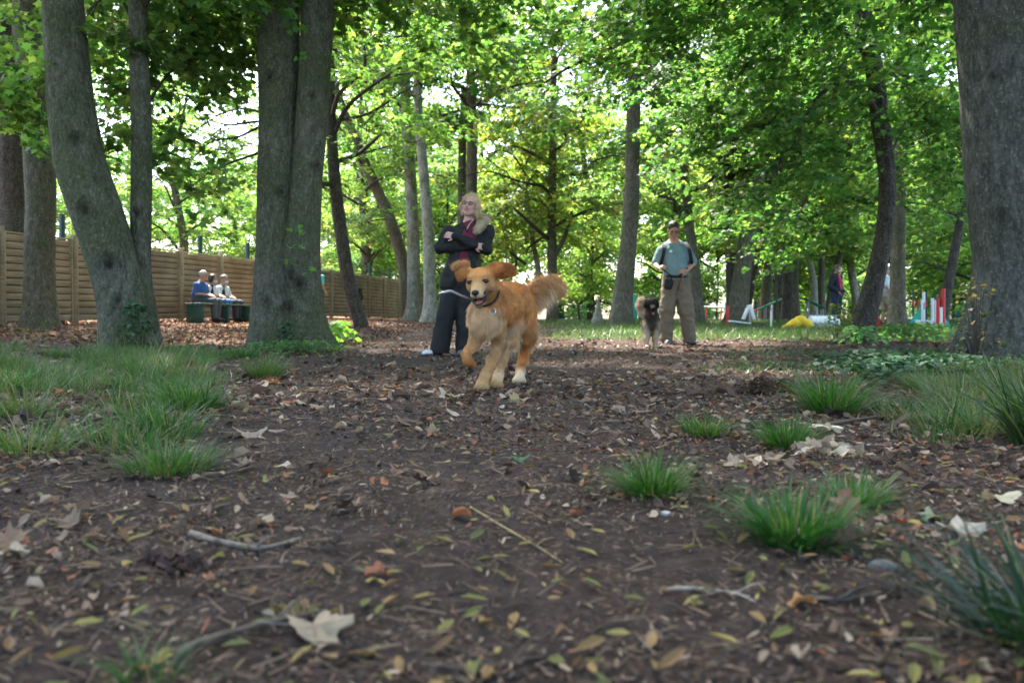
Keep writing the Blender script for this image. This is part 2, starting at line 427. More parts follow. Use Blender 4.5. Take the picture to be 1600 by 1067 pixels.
def b_ground(t, o):
    tc = N_(t, 'ShaderNodeTexCoord')
    at = N_(t, 'ShaderNodeAttribute', attribute_name='Col'); sp = N_(t, 'ShaderNodeSeparateColor'); t.links.new(at.outputs['Color'], sp.inputs[0])
    def noise(s, d=6, r=.6):
        n = N_(t, 'ShaderNodeTexNoise'); n.inputs['Scale'].default_value = s; n.inputs['Detail'].default_value = d; n.inputs['Roughness'].default_value = r
        t.links.new(tc.outputs['Object'], n.inputs['Vector']); return n.outputs[0]
    def vor(s, out='Color', f='F1'):
        n = N_(t, 'ShaderNodeTexVoronoi'); n.inputs['Scale'].default_value = s; n.feature = f
        t.links.new(tc.outputs['Object'], n.inputs['Vector']); return n.outputs[out]
    dirt = ramp(t, noise(14, 8, .7), [(.3, (.020, .014, .013)), (.5, (.052, .037, .035)), (.72, (.100, .074, .070))])
    # fine flecks of mulch
    def sep(c, i):
        s = N_(t, 'ShaderNodeSeparateColor'); t.links.new(c, s.inputs[0]); return s.outputs[i]
    vc = vor(130); fleck = ramp(t, sep(vc, 0), [(.0, (.03, .022, .02)), (.6, (.055, .038, .032)), (.85, (.10, .065, .048)), (.95, (.19, .13, .09)), (1, (.28, .21, .15))])
    fm = ramp(t, noise(5, 5, .6), [(.42, .08), (.62, .75)])
    c = mixc(t, dirt, fleck, fm)
    vl = vor(22); lf = ramp(t, sep(vl, 1), [(.0, (.07, .035, .022)), (.4, (.16, .075, .042)), (.75, (.27, .14, .075)), (1, (.42, .27, .16))])
    c = mixc(t, c, lf, sp.outputs[0])
    gr = ramp(t, noise(9, 6, .7), [(.3, (.03, .05, .018)), (.6, (.07, .10, .035)), (.75, (.12, .12, .06))])
    gm = N_(t, 'ShaderNodeMath', operation='MULTIPLY'); gm.inputs[1].default_value = .6; t.links.new(sp.outputs[1], gm.inputs[0])
    c = mixc(t, c, gr, gm.outputs[0])
    p = N_(t, 'ShaderNodeBsdfPrincipled'); p.inputs['Roughness'].default_value = .9; p.inputs['Specular IOR Level'].default_value = .12
    t.links.new(c, p.inputs['Base Color'])
    a = N_(t, 'ShaderNodeMath', operation='ADD'); t.links.new(noise(28, 8, .75), a.inputs[0]); t.links.new(noise(110, 5, .7), a.inputs[1])
    bp = N_(t, 'ShaderNodeBump'); bp.inputs['Strength'].default_value = .9; bp.inputs['Distance'].default_value = .012
    t.links.new(a.outputs[0], bp.inputs['Height']); t.links.new(bp.outputs[0], p.inputs['Normal'])
    t.links.new(p.outputs[0], o.inputs[0])
ground = obj('ground', me, mat('ground', b_ground)); tag(ground, kind='structure')

# ================================================================== TREES
M_bark_grey = m_bark('bark_grey', (.068, .066, .052), (.175, .168, .130), moss=(.070, .085, .032), mossamt=.62, bump=1.0)
M_bark_cool = m_bark('bark_cool', (.052, .052, .050), (.14, .138, .128), moss=(.06, .066, .04), mossamt=.35, bump=1.0)
M_bark_pale = m_bark('bark_pale', (.19, .18, .15), (.40, .38, .32), moss=(.13, .15, .07), mossamt=.35, sc_=6)
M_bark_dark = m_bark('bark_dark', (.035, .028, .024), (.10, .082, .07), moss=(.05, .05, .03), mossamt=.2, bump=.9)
M_bark_brown = m_bark('bark_brown', (.085, .070, .052), (.20, .168, .128), moss=(.07, .085, .035), mossamt=.45)
M_leaf = m_leaf('leaf_green', .55, tint=(2.0, 2.2, 1.05), base=1.32)
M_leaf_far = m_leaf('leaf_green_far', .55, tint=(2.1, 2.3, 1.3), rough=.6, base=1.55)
M_twig = m_simple('twig_bark', (.05, .042, .035), .85, .2, 20, .2)

LEAF_SH = np.array([[0, 0, 0], [.10, .22, .02], [.02, .44, .0], [.36, .30, .03], [.52, .48, -.02], [.66, .20, .02], [1.0, 0, -.06],
                    [.66, -.20, .02], [.52, -.48, -.02], [.36, -.30, .03], [.02, -.44, 0], [.10, -.22, .02]])-np.array([.45, 0, 0])
LEAF_F = [list(range(12))]
OVAL = np.array([[-.5, 0, 0], [-.15, .3, .03], [.25, .22, .02], [.55, 0, -.06], [.25, -.22, .02], [-.15, -.3, .03]]); OVAL_F = [[0, 1, 2, 3, 4, 5]]
PAL = np.array([(.030, .072, .020), (.045, .100, .027), (.066, .130, .034), (.10, .165, .042), (.165, .205, .050), (.30, .24, .07)])
def leafcol(n, r, pal, spread=.18):
    """pal: weights over PAL"""
    i = r.choice(len(PAL), n, p=np.asarray(pal)/np.sum(pal)); c = PAL[i]
    return c*(1+r.uniform(-spread, spread, (n, 1)))
def sprays(C, az, L, Wd, nl, size, r, pal, shape=LEAF_SH, face=LEAF_F, droop=.35, tiltsd=.38):
    """leaves for many flat sprays. C (n,3) centres"""
    n = len(C); idx = np.repeat(np.arange(n), nl); m = len(idx)
    u = r.uniform(-.5, .5, m); v = r.normal(0, .38, m)*(1-.5*np.abs(u)*2)
    Ls = L[idx]; Ws = Wd[idx]; a = az[idx]
    ca, sa = np.cos(a), np.sin(a)
    sl = r.uniform(.05, .35, n)[idx]; rol = r.normal(0, .22, n)[idx]
    P = C[idx]+np.stack([ca*u*Ls-sa*v*Ws, sa*u*Ls+ca*v*Ws, -sl*u*Ls-droop*(u+.5)**2*Ls*.5+rol*v*Ws+r.normal(0, .035, m)], -1)
    la = a+np.sign(v)*r.uniform(.2, 1.2, m)
    X, Y, Z = axes(la, sl*.8+r.normal(.25, tiltsd, m), r.normal(0, tiltsd, m)+rol)
    S = size*r.uniform(.65, 1.25, m)
    tone = r.uniform(.8, 1.25, n)[idx][:, None]; shift = r.normal(0, .12, n)[idx][:, None]
    c = leafcol(m, r, pal)*tone*np.array([1+shift[:, 0], 1+0*shift[:, 0], 1-shift[:, 0]*.5]).T
    return scatter(shape, face, P, X, Y, Z, S, np.clip(c, .004, 1))
def twigs(A, B, r0, r):
    """thin 3-sided sticks from A to B with one bend"""
    M_ = (A+B)/2+r.normal(0, .06, A.shape)+np.array([0, 0, .04]); g = []
    n = len(A); th = np.array([0, 2.094, 4.189]); ring = []
    for Q, rr in ((A, r0), (M_, r0*.7), (B, r0*.25)):
        d = nrm(B-A); s = nrm(np.cross(d, np.array([0.1, .2, 1.]))); t_ = np.cross(d, s)
        ring.append(Q[:, None]+(s[:, None]*np.cos(th)[None, :, None]+t_[:, None]*np.sin(th)[None, :, None])*(rr if np.isscalar(rr) else rr[:, None, None]))
    V = np.stack(ring, 1).reshape(-1, 3)
    f = []
    for l in (0, 1):
        for k in range(3): f.append([l*3+k, l*3+(k+1) % 3, l*3+3+(k+1) % 3, l*3+3+k])
    F_ = (np.arange(n)[:, None, None]*9+np.array(f)[None]).reshape(-1, 4)
    return (V, F_, None)
def crown_proto(seed, zb, zt, R, nlimb, nspray, nl, size, pal, top=.0, shape=LEAF_SH, face=LEAF_F, low=.3, spl=(.7, 1.3)):
    r = np.random.default_rng(seed); lim = []; C = []; AZ = []; A = []
    for i in range(nlimb):
        t = (i+.5)/nlimb; z0 = zb+(zt-zb)*(t*.75)
        az = i*2.4+r.uniform(-.4, .4); rad = R*math.sin(math.pi*min(1, .22+.75*t))**.6*r.uniform(.75, 1.1)
        rise = (zt-zb)*r.uniform(.02, .22)+t*1.2-(1-t)*low
        k = 6; s = np.linspace(0, 1, k)
        bend = r.normal(0, .10, 2)
        pts = np.stack([np.cos(az+bend[0]*s*3)*rad*s, np.sin(az+bend[0]*s*3)*rad*s, z0+rise*(s**.7)-low*.8*s**3], -1)
        pts[1:-1] += r.normal(0, .12, (k-2, 3)); r0 = .035+.02*R*(1-t)*.5
        lim += tube(pts, np.linspace(r0, .008, k), seg=6, n=12, cap=False)
        q = catmull(pts, 24); nb = max(3, nspray//nlimb)
        ti = (r.beta(2.2, 1.3, nb)*23).astype(int)
        off = r.normal(0, 1, (nb, 3))*np.array([.55, .55, .34])*(.35+.12*R); C.append(q[ti]+off)
        AZ.append(az+r.normal(0, .8, nb)); A.append(q[np.maximum(ti-2, 0)])
    C = np.vstack(C); AZ = np.concatenate(AZ); A = np.vstack(A)
    # tufts of foliage on the leader at the top
    L = r.uniform(*spl, len(C)); Wd = L*r.uniform(.4, .65, len(C))
    lv = sprays(C, AZ, L, Wd, nl, size, r, pal, shape, face)
    tw = twigs(A, C, .009, r)
    return mesh_from('crown', [lv], smooth=False), mesh_from('branches', lim+[tw])
PROTO = {}
def proto(k):
    if k in PROTO: return PROTO[k]
    specs = {
        'a': dict(seed=11, zb=4.2, zt=15, R=4.6, nlimb=15, nspray=420, nl=44, size=.128, pal=(2, 5, 5, 3, .6, .1)),
        'b': dict(seed=12, zb=3.4, zt=14, R=4.2, nlimb=14, nspray=420, nl=44, size=.128, pal=(1, 4, 6, 4, 1, .2)),
        'c': dict(seed=13, zb=5.0, zt=17, R=4.8, nlimb=16, nspray=420, nl=44, size=.128, pal=(3, 6, 4, 2, .4, .05)),
        'y': dict(seed=14, zb=2.2, zt=11, R=3.4, nlimb=14, nspray=420, nl=34, size=.13, pal=(0, 1, 3, 5, 4, 1.5)),
        'u': dict(seed=15, zb=.5, zt=6.5, R=2.6, nlimb=14, nspray=420, nl=24, size=.13, pal=(0, 1, 4, 6, 3, .4), low=.2),
        'd': dict(seed=16, zb=3.0, zt=19, R=5.5, nlimb=18, nspray=480, nl=28, size=.25, pal=(0, 2, 5, 5, 2, .3), shape=OVAL, face=OVAL_F, spl=(1.0, 2.0)),
        'e': dict(seed=17, zb=1.0, zt=14, R=5.0, nlimb=18, nspray=480, nl=28, size=.25, pal=(0, 2, 5, 5, 2.5, .4), shape=OVAL, face=OVAL_F, spl=(1.0, 2.0)),
        's': dict(seed=18, zb=.2, zt=4.2, R=2.8, nlimb=12, nspray=380, nl=22, size=.20, pal=(1, 4, 6, 4, 1, .1), shape=OVAL, face=OVAL_F, low=.1),
    }
    PROTO[k] = crown_proto(**specs[k]); return PROTO[k]
def bark_disp(seed, flare=.9, fh=.45, nl=7, ridge=.03, knots=(), base_al=0.):
    def f(th, al, P, rr):
        sh = P.shape[:2]
        q = P.reshape(-1, 3)
        big = fbm(q*np.array([1.6, 1.6, .8]), seed, 3).reshape(sh)
        c, s = np.cos(th), np.sin(th)
        rg = fbm(np.stack([c*3.2, s*3.2, al*.55], -1).reshape(-1, 3), seed+5, 4).reshape(sh)
        fine = fbm(q*np.array([14, 14, 5.]), seed+9, 3).reshape(sh)
        h = al-base_al
        fl = flare*np.exp(-np.maximum(h, 0)/fh)*(.45+.55*np.maximum(0, np.cos(nl*.5*th+seed))**1.0*(1+.6*np.sin(th*2+seed)))
        m = 1+.07*big+ridge*2.2*rg+ridge*.8*fine+fl
        for (kt, kz, kr, kd) in knots:
            dth = np.abs((th-kt+np.pi) % (2*np.pi)-np.pi)*rr; dd = np.hypot(dth, al-kz)/kr
            m = m+kd*(np.exp(-(dd-1)**2*4)*.6-np.exp(-dd**2*3))
        return rr*m
    return f
def px_trunk(spec, d, seed, seg=24, spacing=.12, flare=.8, fh=.4, ridge=.03, knots=(), dd=0.0, ext=True):
    """spec: (px,py,halfwidth px[,depth offset])"""
    s = sorted([tuple(a)+(0.,)*(4-len(a)) for a in spec], key=lambda a: -a[1])
    P = np.array([W(a[0], a[1], d+a[3]) for a in s]); R = np.array([a[2]/FPX*(d+a[3]) for a in s])*.90
    b = P[0].copy(); g = gz(b[0], b[1])[0]
    b[2] = g-.25; P = np.vstack([b, P[P[:, 2] > g+.02]]); R = np.concatenate([[R[0]], R[-(len(P)-1):]])
    return P, R, lambda: tube(P, R, seg=seg, spacing=spacing, disp=bark_disp(seed, flare, fh, ridge=ridge, knots=knots, base_al=.25))
TREES = {}
def tree(name, label, spec, d, bark, seed, crown=None, group=None, top=None, stems=(), limbs=(), rot=None, cs=1.0, cat='tree', cz=0., kpx=(), **kw):
    P, R, f = px_trunk(spec, d, seed, **kw)
    if top is not None:                      # run the leader on up into the crown
        k = np.array([P[-1][0]+top[0], P[-1][1]+top[1], top[2]])
        P2 = np.vstack([P, (P[-1]+k)/2+np.array([.1, .1, 0]), k]); R2 = np.concatenate([R, [R[-1]*.7, .03]])
        f = lambda: tube(P2, R2, seg=kw.get('seg', 24), spacing=kw.get('spacing', .12), disp=bark_disp(seed, kw.get('flare', .8), kw.get('fh', .4), ridge=kw.get('ridge', .03), knots=kw.get('knots', ()), base_al=.25))
        topx = P2[-1]
    else: topx = P[-1]
    base = np.array([P[0][0], P[0][1], gz(P[0][0], P[0][1])[0]])
    gs = f()
    for st in stems:
        sp, dd_, kk = st; _, _, f2 = px_trunk(sp, dd_, seed+3, **{**kw, **kk}); gs = gs+f2()
    for pts, rad in limbs:
        pw = np.array([W(*q) for q in pts]); gs = gs+tube(pw, np.linspace(rad[0], rad[1], len(pw)), seg=8, spacing=.15, disp=bark_disp(seed+8, 0, 1, ridge=.05))
    gs = [(v-base, f_, np.ones((len(v), 3)) if c is None else c) for v, f_, c in gs]
    for (kx, ky, kr) in kpx:                 # dark knot holes on the near side
        dk = d; allv = np.vstack([v for v, _, _ in gs])
        for _ in range(4):
            c0 = W(kx, ky, dk)-base; m_ = np.hypot(allv[:, 0]-c0[0], allv[:, 2]-c0[2]) < .05
            if m_.any(): dk = base[1]+allv[m_][:, 1].min()
        c0 = W(kx, ky, dk)-base; rad = kr/FPX*dk; g2 = []
        for v, f_, c in gs:
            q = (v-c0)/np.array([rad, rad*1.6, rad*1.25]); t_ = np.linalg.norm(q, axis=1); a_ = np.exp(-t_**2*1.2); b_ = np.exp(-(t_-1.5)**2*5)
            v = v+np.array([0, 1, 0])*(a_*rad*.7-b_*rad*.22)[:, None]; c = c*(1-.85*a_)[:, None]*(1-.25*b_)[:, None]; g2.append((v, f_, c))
        gs = g2
    root = thing(name, label, cat, base, group)
    obj('trunk', mesh_from('trunk', gs), bark, root)
    if crown:
        cm, bm = proto(crown); r = random.Random(seed)
        mid = P[np.argmax(P[:, 2] > 3)] if (P[:, 2] > 3).any() else P[-1]
        ctr = (mid+topx)/2-base if top is not None else P[-1]-base
        for nm, m_, mt in (('crown', cm, M_leaf), ('branches', bm, bark)):
            o = bpy.data.objects.new(nm, m_); COL.objects.link(o); o.parent = root
            if not m_.materials: m_.materials.append(mt if nm == 'crown' else M_twig)
            o.location = (ctr[0], ctr[1], cz); o.rotation_euler = (0, 0, rot if rot is not None else r.uniform(0, 6.28)); o.scale = (cs, cs, cs)
    TREES[label] = root
    return root

K = math.pi
# --- left side
tree('maple_tree', 'dark broad trunk at the far left edge, standing just in front of the wooden fence', [(66, 515, 29), (64, 480, 25), (62, 400, 24), (64, 300, 25), (56, 150, 27), (48, 0, 27)], 13.6, M_bark_brown, 1, crown='c', top=(0, 0, 11), flare=.35, seg=40, spacing=.08)
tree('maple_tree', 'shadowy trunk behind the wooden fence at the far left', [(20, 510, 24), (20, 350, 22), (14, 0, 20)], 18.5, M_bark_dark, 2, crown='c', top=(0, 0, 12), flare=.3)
tree('maple_tree', 'leaning mossy grey trunk with dark knots and a thin second stem beside it', [(203, 548, 46), (196, 500, 40), (184, 440, 40), (158, 350, 42), (126, 255, 42), (112, 170, 38), (104, 80, 34), (98, 0, 32), (96, -80, 30)], 9.2, M_bark_grey, 3, crown='c', cz=1.3, top=(-.3, .3, 9), kpx=((131, 328, 9), (168, 412, 10), (118, 215, 6), (183, 470, 6), (213, 334, 6), (150, 280, 4)),
     seg=96, spacing=.03, flare=.42, fh=.35, ridge=.028, knots=((1.2, 1.35, .05, .10), (1.75, .95, .045, .10), (1.45, .5, .06, .05), (.9, 2.1, .06, .06), (2.0, 2.9, .07, .05)),
     stems=[([(228, 545, 30), (222, 480, 22), (219, 420, 18), (220, 340, 17), (221, 200, 17), (217, 80, 16), (215, -60, 15)], 9.45, dict(flare=.15, seg=48, knots=((1.6, 1.3, .03, .15),)))])
tree('maple_tree', 'massive twin grey trunk fused at the base, left of the woman', [(436, 560, 52), (433, 500, 42), (432, 400, 36), (433, 300, 34), (435, 200, 33), (435, 80, 35), (434, -80, 36)], 10.3, M_bark_grey, 4, crown='a', cs=1.12, cz=1.5, top=(0, 0, 9), kpx=((468, 445, 6), (453, 434, 7), (450, 482, 7), (440, 300, 5), (420, 120, 5), (495, 260, 5), (415, 470, 5), (488, 150, 4)),
     seg=110, spacing=.03, flare=.42, fh=.38, ridge=.022, knots=((1.0, 1.9, .04, .05), (1.9, 2.6, .05, .04)),
     stems=[([(482, 558, 46), (476, 500, 33), (472, 400, 31), (478, 300, 27), (486, 200, 27), (494, 80, 28), (500, -80, 29)], 10.22, dict(flare=.42, seg=96, knots=((1.4, .95, .035, .12), (1.1, 1.15, .04, .12), (1.9, 1.5, .03, .1), (1.5, .35, .05, .08))))])
tree('maple_tree', 'slender dark trunk leaning left with thin boughs reaching right, in front of the fence', [(564, 508, 12), (556, 480, 11), (543, 430, 12), (531, 350, 11), (523, 280, 10), (518, 200, 9), (516, 100, 7), (514, 0, 6)], 20.5, M_bark_dark, 5, crown='b', top=(0, 0, 11), flare=.25, fh=.3,
     limbs=[(((520, 215, 20.5), (545, 165, 20.2), (600, 122, 19.8), (655, 90, 19.4)), (.07, .02)), (((522, 190, 20.5), (575, 178, 20), (620, 150, 19.5), (652, 132, 19)), (.05, .012))])
tree('maple_tree', 'brownish trunk leaning up to the left from the pair of pale trunks', [(641, 505, 12), (634, 430, 11), (612, 350, 10), (586, 290, 9), (562, 235, 8), (541, 180, 6), (520, 120, 5)], 34, M_bark_brown, 6, crown='b', top=(0, 0, 12), flare=.3)
tree('maple_tree', 'straight pale grey trunk, left one of the pair behind the woman', [(646, 505, 15), (647, 460, 12), (645, 350, 11), (639, 250, 10), (633, 150, 8), (628, 0, 6)], 32.5, M_bark_pale, 7, crown='a', cz=3.5, top=(0, 0, 16), flare=.4, seg=32)
tree('maple_tree', 'slim pale grey trunk curving up directly left of the woman', [(674, 508, 15), (672, 450, 11), (668, 350, 9.5), (660, 250, 8.5), (653, 150, 7), (648, 0, 5)], 28, M_bark_pale, 8, crown='b', cz=3.5, top=(0, 0, 15), flare=.45, seg=32)
tree('maple_tree', 'pale trunk showing above the head of the woman', [(744, 508, 12), (742, 400, 10), (737, 300, 10), (738, 200, 9), (735, 100, 7)], 30, M_bark_brown, 9, crown='a', cz=2.5, top=(0, 0, 15), flare=.3,
     stems=[([(730, 505, 8), (722, 400, 7), (722, 260, 7), (726, 140, 6)], 31, {})])
tree('birch_tree', 'thin crooked whitish trunk above the tail of the golden dog', [(829, 508, 7), (834, 470, 5.5), (841, 425, 5), (834, 385, 4.5), (829, 350, 4), (822, 310, 3.4)], 34, M_bark_pale, 10, crown='y', flare=.3)
tree('maple_tree', 'upright trunk with a pale side bough right of the golden dog tail', [(862, 508, 10), (863, 440, 8.5), (862, 350, 8), (864, 230, 6.5), (866, 100, 5)], 32, M_bark_brown, 11, crown='y', cs=1.3, top=(0, 0, 11), flare=.3,
     limbs=[(((864, 405, 32), (884, 365, 31.8), (893, 330, 31.5)), (.11, .05))])
tree('maple_tree', 'tall straight grey trunk standing alone between woman and man', [(968, 514, 25), (971, 485, 18), (980, 400, 15), (987, 300, 13), (989, 200, 12), (992, 70, 10), (993, -60, 9)], 24, M_bark_brown, 12, crown='c', cz=2.5, top=(0, 0, 16), flare=.4, seg=40, spacing=.08, knots=((2.6, 5.2, .10, .15),))
tree('maple_tree', 'grey trunk directly behind the man', [(1092, 514, 11), (1087, 430, 9), (1077, 350, 8), (1067, 240, 7), (1062, 100, 6)], 26, M_bark_brown, 13, crown='b', top=(0, 0, 12), flare=.3)
tree('maple_tree', 'narrow dark upright trunk beside the wide leaning one, right of the man', [(1144, 514, 10), (1142, 400, 9), (1140, 320, 8), (1136, 200, 7)], 28, M_bark_dark, 14, crown='a', top=(0, 0, 13), flare=.3)
tree('maple_tree', 'wide trunk leaning right behind the red post', [(1149, 518, 19), (1157, 450, 16), (1166, 380, 14), (1179, 325, 12), (1192, 250, 9), (1207, 100, 7)], 26, M_bark_brown, 15, crown='c', top=(0, 0, 14), flare=.35, seg=32)
tree('maple_tree', 'thin dark trunk leaning right behind the white A shaped jump', [(1162, 514, 6), (1177, 430, 6), (1190, 340, 5), (1200, 260, 4), (1214, 150, 3.4)], 33, M_bark_dark, 16, crown='b', top=(0, 0, 12), flare=.3)
tree('maple_tree', 'brown trunk rising behind the low end of the green ramp', [(1192, 512, 10), (1198, 450, 9), (1203, 380, 8), (1206, 250, 6)], 34, M_bark_brown, 17, crown='a', top=(0, 0, 14), flare=.3)
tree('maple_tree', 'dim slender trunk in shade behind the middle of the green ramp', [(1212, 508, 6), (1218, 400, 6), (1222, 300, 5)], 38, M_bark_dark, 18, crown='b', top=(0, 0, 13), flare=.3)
tree('maple_tree', 'dark trunk left of the pair framing the peak of the green ramp', [(1227, 516, 9), (1230, 440, 8), (1225, 360, 8), (1228, 240, 6)], 29, M_bark_dark, 19, crown='y', cs=1.4, top=(0, 0, 13), flare=.3)
tree('maple_tree', 'grey brown trunk right of the pair framing the peak of the green ramp', [(1243, 516, 10), (1240, 450, 8.5), (1241, 360, 8), (1246, 200, 6)], 29.5, M_bark_brown, 20, crown='b', cs=1.1, top=(0, 0, 13), flare=.3)
tree('maple_tree', 'pale grey trunk behind the yellow cloth, leftmost of the three thin ones', [(1272, 508, 7), (1271, 440, 6), (1264, 400, 5), (1261, 330, 4)], 38, M_bark_pale, 21, crown='a', top=(0, 0, 14), flare=.3)
tree('maple_tree', 'straight thin pale trunk between two others behind the white hoop', [(1284, 508, 6.5), (1284, 400, 5.5), (1285, 300, 5)], 38.5, M_bark_brown, 22, crown='y', cs=1.2, top=(0, 0, 13), flare=.3)
tree('maple_tree', 'thin pale trunk leaning right behind the man in the dark jacket', [(1288, 508, 7), (1303, 440, 6), (1320, 360, 5), (1330, 280, 4)], 40, M_bark_brown, 23, crown='b', top=(0, 0, 14), flare=.3)
# --- right side
BOUGHS = []
tree('maple_tree', 'dark twisting trunk with a hollow split base, beside the man in the dark jacket', [(1340, 546, 23), (1348, 510, 19), (1361, 460, 17), (1373, 410, 15), (1384, 340, 13.5), (1386, 270, 13), (1375, 190, 14), (1366, 110, 14), (1347, 20, 15), (1338, -60, 16)], 12.4, M_bark_dark, 24, crown='c', cz=2.2, top=(-.3, 0, 10),
     seg=90, spacing=.04, flare=.35, fh=.35, ridge=.06, knots=((1.2, .7, .10, .18), (1.7, 1.5, .08, .12), (2.2, .35, .09, .2)),
     limbs=[(((1345, 10, 12.4), (1250, -30, 11.9), (1120, 0, 11.4), (1000, 55, 11.1), (900, 100, 10.9), (850, 130, 10.8)), (.06, .012)),
            (((1375, 180, 12.4), (1330, 130, 12), (1280, 150, 11.7), (1240, 220, 11.4), (1190, 300, 11.2)), (.05, .01)),
            (((1360, 90, 12.4), (1300, 40, 12.2), (1210, 60, 12), (1130, 150, 11.8), (1090, 220, 11.7)), (.05, .01))])
tree('maple_tree', 'straight slim grey trunk hiding the walker in the white shirt', [(1402, 528, 20), (1402, 490, 14), (1403, 400, 12), (1407, 250, 10.5), (1413, 100, 9), (1415, 0, 8), (1416, -60, 8)], 17.3, M_bark_brown, 25, crown='c', top=(0, 0, 12), flare=.5, fh=.3, seg=40, spacing=.08)
tree('maple_tree', 'dark trunk leaning right behind the red and white poles', [(1463, 524, 13), (1477, 470, 9), (1488, 410, 8), (1500, 350, 7), (1516, 240, 6)], 22.5, M_bark_dark, 26, crown='c', cs=.9, top=(0, 0, 11), flare=.6, fh=.3)
tree('maple_tree', 'huge smooth grey trunk filling the right edge of the picture', [(1580, 575, 84), (1578, 500, 66), (1584, 420, 64), (1582, 300, 71), (1578, 150, 76), (1572, 0, 80), (1570, -80, 82)], 7.5, M_bark_cool, 27, crown='c', cs=1.05, cz=1., top=(0, 0, 9), kpx=((1566, 337, 7), (1530, 430, 5), (1555, 120, 5)),
     seg=120, spacing=.03, flare=.42, fh=.33, ridge=.022, knots=((1.3, 1.1, .035, .06), (1.9, 1.9, .04, .05)),
     stems=[([(1650, 565, 80), (1655, 500, 60), (1660, 300, 62), (1668, 0, 66), (1670, -80, 66)], 7.6, dict(flare=.2, seg=80))])
# ------------------------------------------------------------------ boughs of near trees hanging into view
def bough_leaves(root, lines, seed, pal, nper=22, nl=26, size=.12, spread=(.5, .5, .28), mat_=None, rad=.02):
    r = np.random.default_rng(seed); C, AZ, A, lim = [], [], [], []
    base = np.array(root.location)
    for pts, dens in lines:
        pw = np.array([W(*q) for q in pts])-base; q = catmull(pw, 40); m = int(nper*dens)
        lim += tube(pw, np.linspace(rad, .006, len(pw)), seg=6, n=20, cap=False)
        ti = r.integers(9, 40, m); C.append(q[ti]+r.normal(0, 1, (m, 3))*np.array(spread)-np.array([0, 0, .05])); A.append(q[np.maximum(ti-2, 0)])
        d = q[-1]-q[0]; AZ.append(math.atan2(d[1], d[0])+r.normal(0, .9, m))
    C = np.vstack(C); A = np.vstack(A); AZ = np.concatenate(AZ)
    L = r.uniform(.45, .9, len(C)); lv = sprays(C, AZ, L, L*.55, nl, size, r, pal)
    obj('crown', mesh_from('crown', [lv], False), mat_ or M_leaf, root)
    obj('branches', mesh_from('branches', lim+[twigs(A, C, .007, r)]), M_twig, root)
DK = (4, 6, 5, 2, .3, .05); MD = (3, 6, 5, 2, .3, .05)
r2 = np.random.default_rng(5)
T = TREES
t20 = T['dark twisting trunk with a hollow split base, beside the man in the dark jacket']
bough_leaves(t20, [
    (((1345, 0, 12.4), (1250, -30, 11.9), (1120, 0, 11.4), (1000, 55, 11.1), (900, 100, 10.9), (850, 130, 10.8)), 2.6),
    (((1375, 180, 12.4), (1330, 130, 12), (1280, 150, 11.7), (1240, 220, 11.4), (1190, 310, 11.2)), 1.5),
    (((1360, 90, 12.4), (1300, 40, 12.2), (1210, 60, 12), (1130, 150, 11.8), (1090, 230, 11.7)), 2.2),
    (((1360, 60, 12.6), (1290, 100, 13.2), (1180, 120, 13.8), (1080, 170, 14.2)), 2.2),
    (((1370, 150, 12.6), (1300, 220, 13.4), (1250, 330, 14), (1220, 380, 14.2)), 1.6),
    (((1340, -20, 12), (1200, -90, 10.8), (1050, -60, 10), (950, 0, 9.6)), 2.4),
    (((1385, 250, 12.8), (1430, 180, 13.4), (1470, 220, 13.6), (1490, 300, 13.6)), 1.1),
    (((1350, 20, 12.8), (1430, 10, 13.6), (1490, 60, 14)), 1.3),
    (((1365, 100, 12.8), (1420, 140, 14), (1460, 250, 14.6), (1480, 330, 15)), 1.6),
], 31, DK, nper=56, nl=32, size=.10, spread=(.45, .6, .26))
t2 = T['leaning mossy grey trunk with dark knots and a thin second stem beside it']
bough_leaves(t2, [
    (((220, 180, 9.4), (270, 110, 10.2), (330, 90, 11), (395, 110, 12)), 2.0),
    (((218, 100, 9.4), (270, 30, 10), (340, 0, 11), (420, 10, 12)), 2.2),
    (((217, 60, 9.4), (180, -10, 10), (130, 20, 11), (60, 40, 12)), 1.4),
    (((221, 260, 9.5), (260, 240, 10), (290, 255, 10.5), (300, 300, 11)), .5),
    (((216, 20, 9.4), (300, -60, 9.5), (420, -60, 10), (520, -20, 10.5)), 2.0),
    (((110, 160, 9.2), (50, 120, 10), (0, 150, 11)), 1.4),
    (((221, 200, 9.5), (200, 160, 11), (170, 190, 12.5), (160, 240, 13.2)), 1.0),
], 32, MD, nper=30, nl=26, size=.12, spread=(.4, .6, .24))
t4 = T['massive twin grey trunk fused at the base, left of the woman']
bough_leaves(t4, [
    (((500, 10, 10.2), (560, -30, 11.2), (640, 0, 12.4), (720, 60, 13.5)), 1.5),
    (((498, -20, 10.2), (600, -60, 10.2), (700, -40, 10.4), (800, 0, 10.8)), 1.5),
    (((400, 0, 10.3), (330, -30, 11), (250, 20, 12.4)), 1.0),
    (((430, 60, 10.3), (440, 30, 12), (500, 30, 14), (560, 60, 15.5)), 1.0),
], 33, MD, nper=46, nl=26, size=.12)
t23 = T['huge smooth grey trunk filling the right edge of the picture']
bough_leaves(t23, [
    (((1520, -60, 7.6), (1430, -120, 8.2), (1330, -80, 9), (1250, -20, 9.8)), 1.6),
    (((1520, -40, 7.8), (1470, -30, 9), (1440, 20, 10.4)), .9),
    (((1500, -200, 7.6), (1300, -300, 7), (1000, -320, 6.4), (700, -300, 6)), 2.0),
], 34, DK, nper=44, nl=26, size=.11)
t5 = T['slender dark trunk leaning left with thin boughs reaching right, in front of the fence']
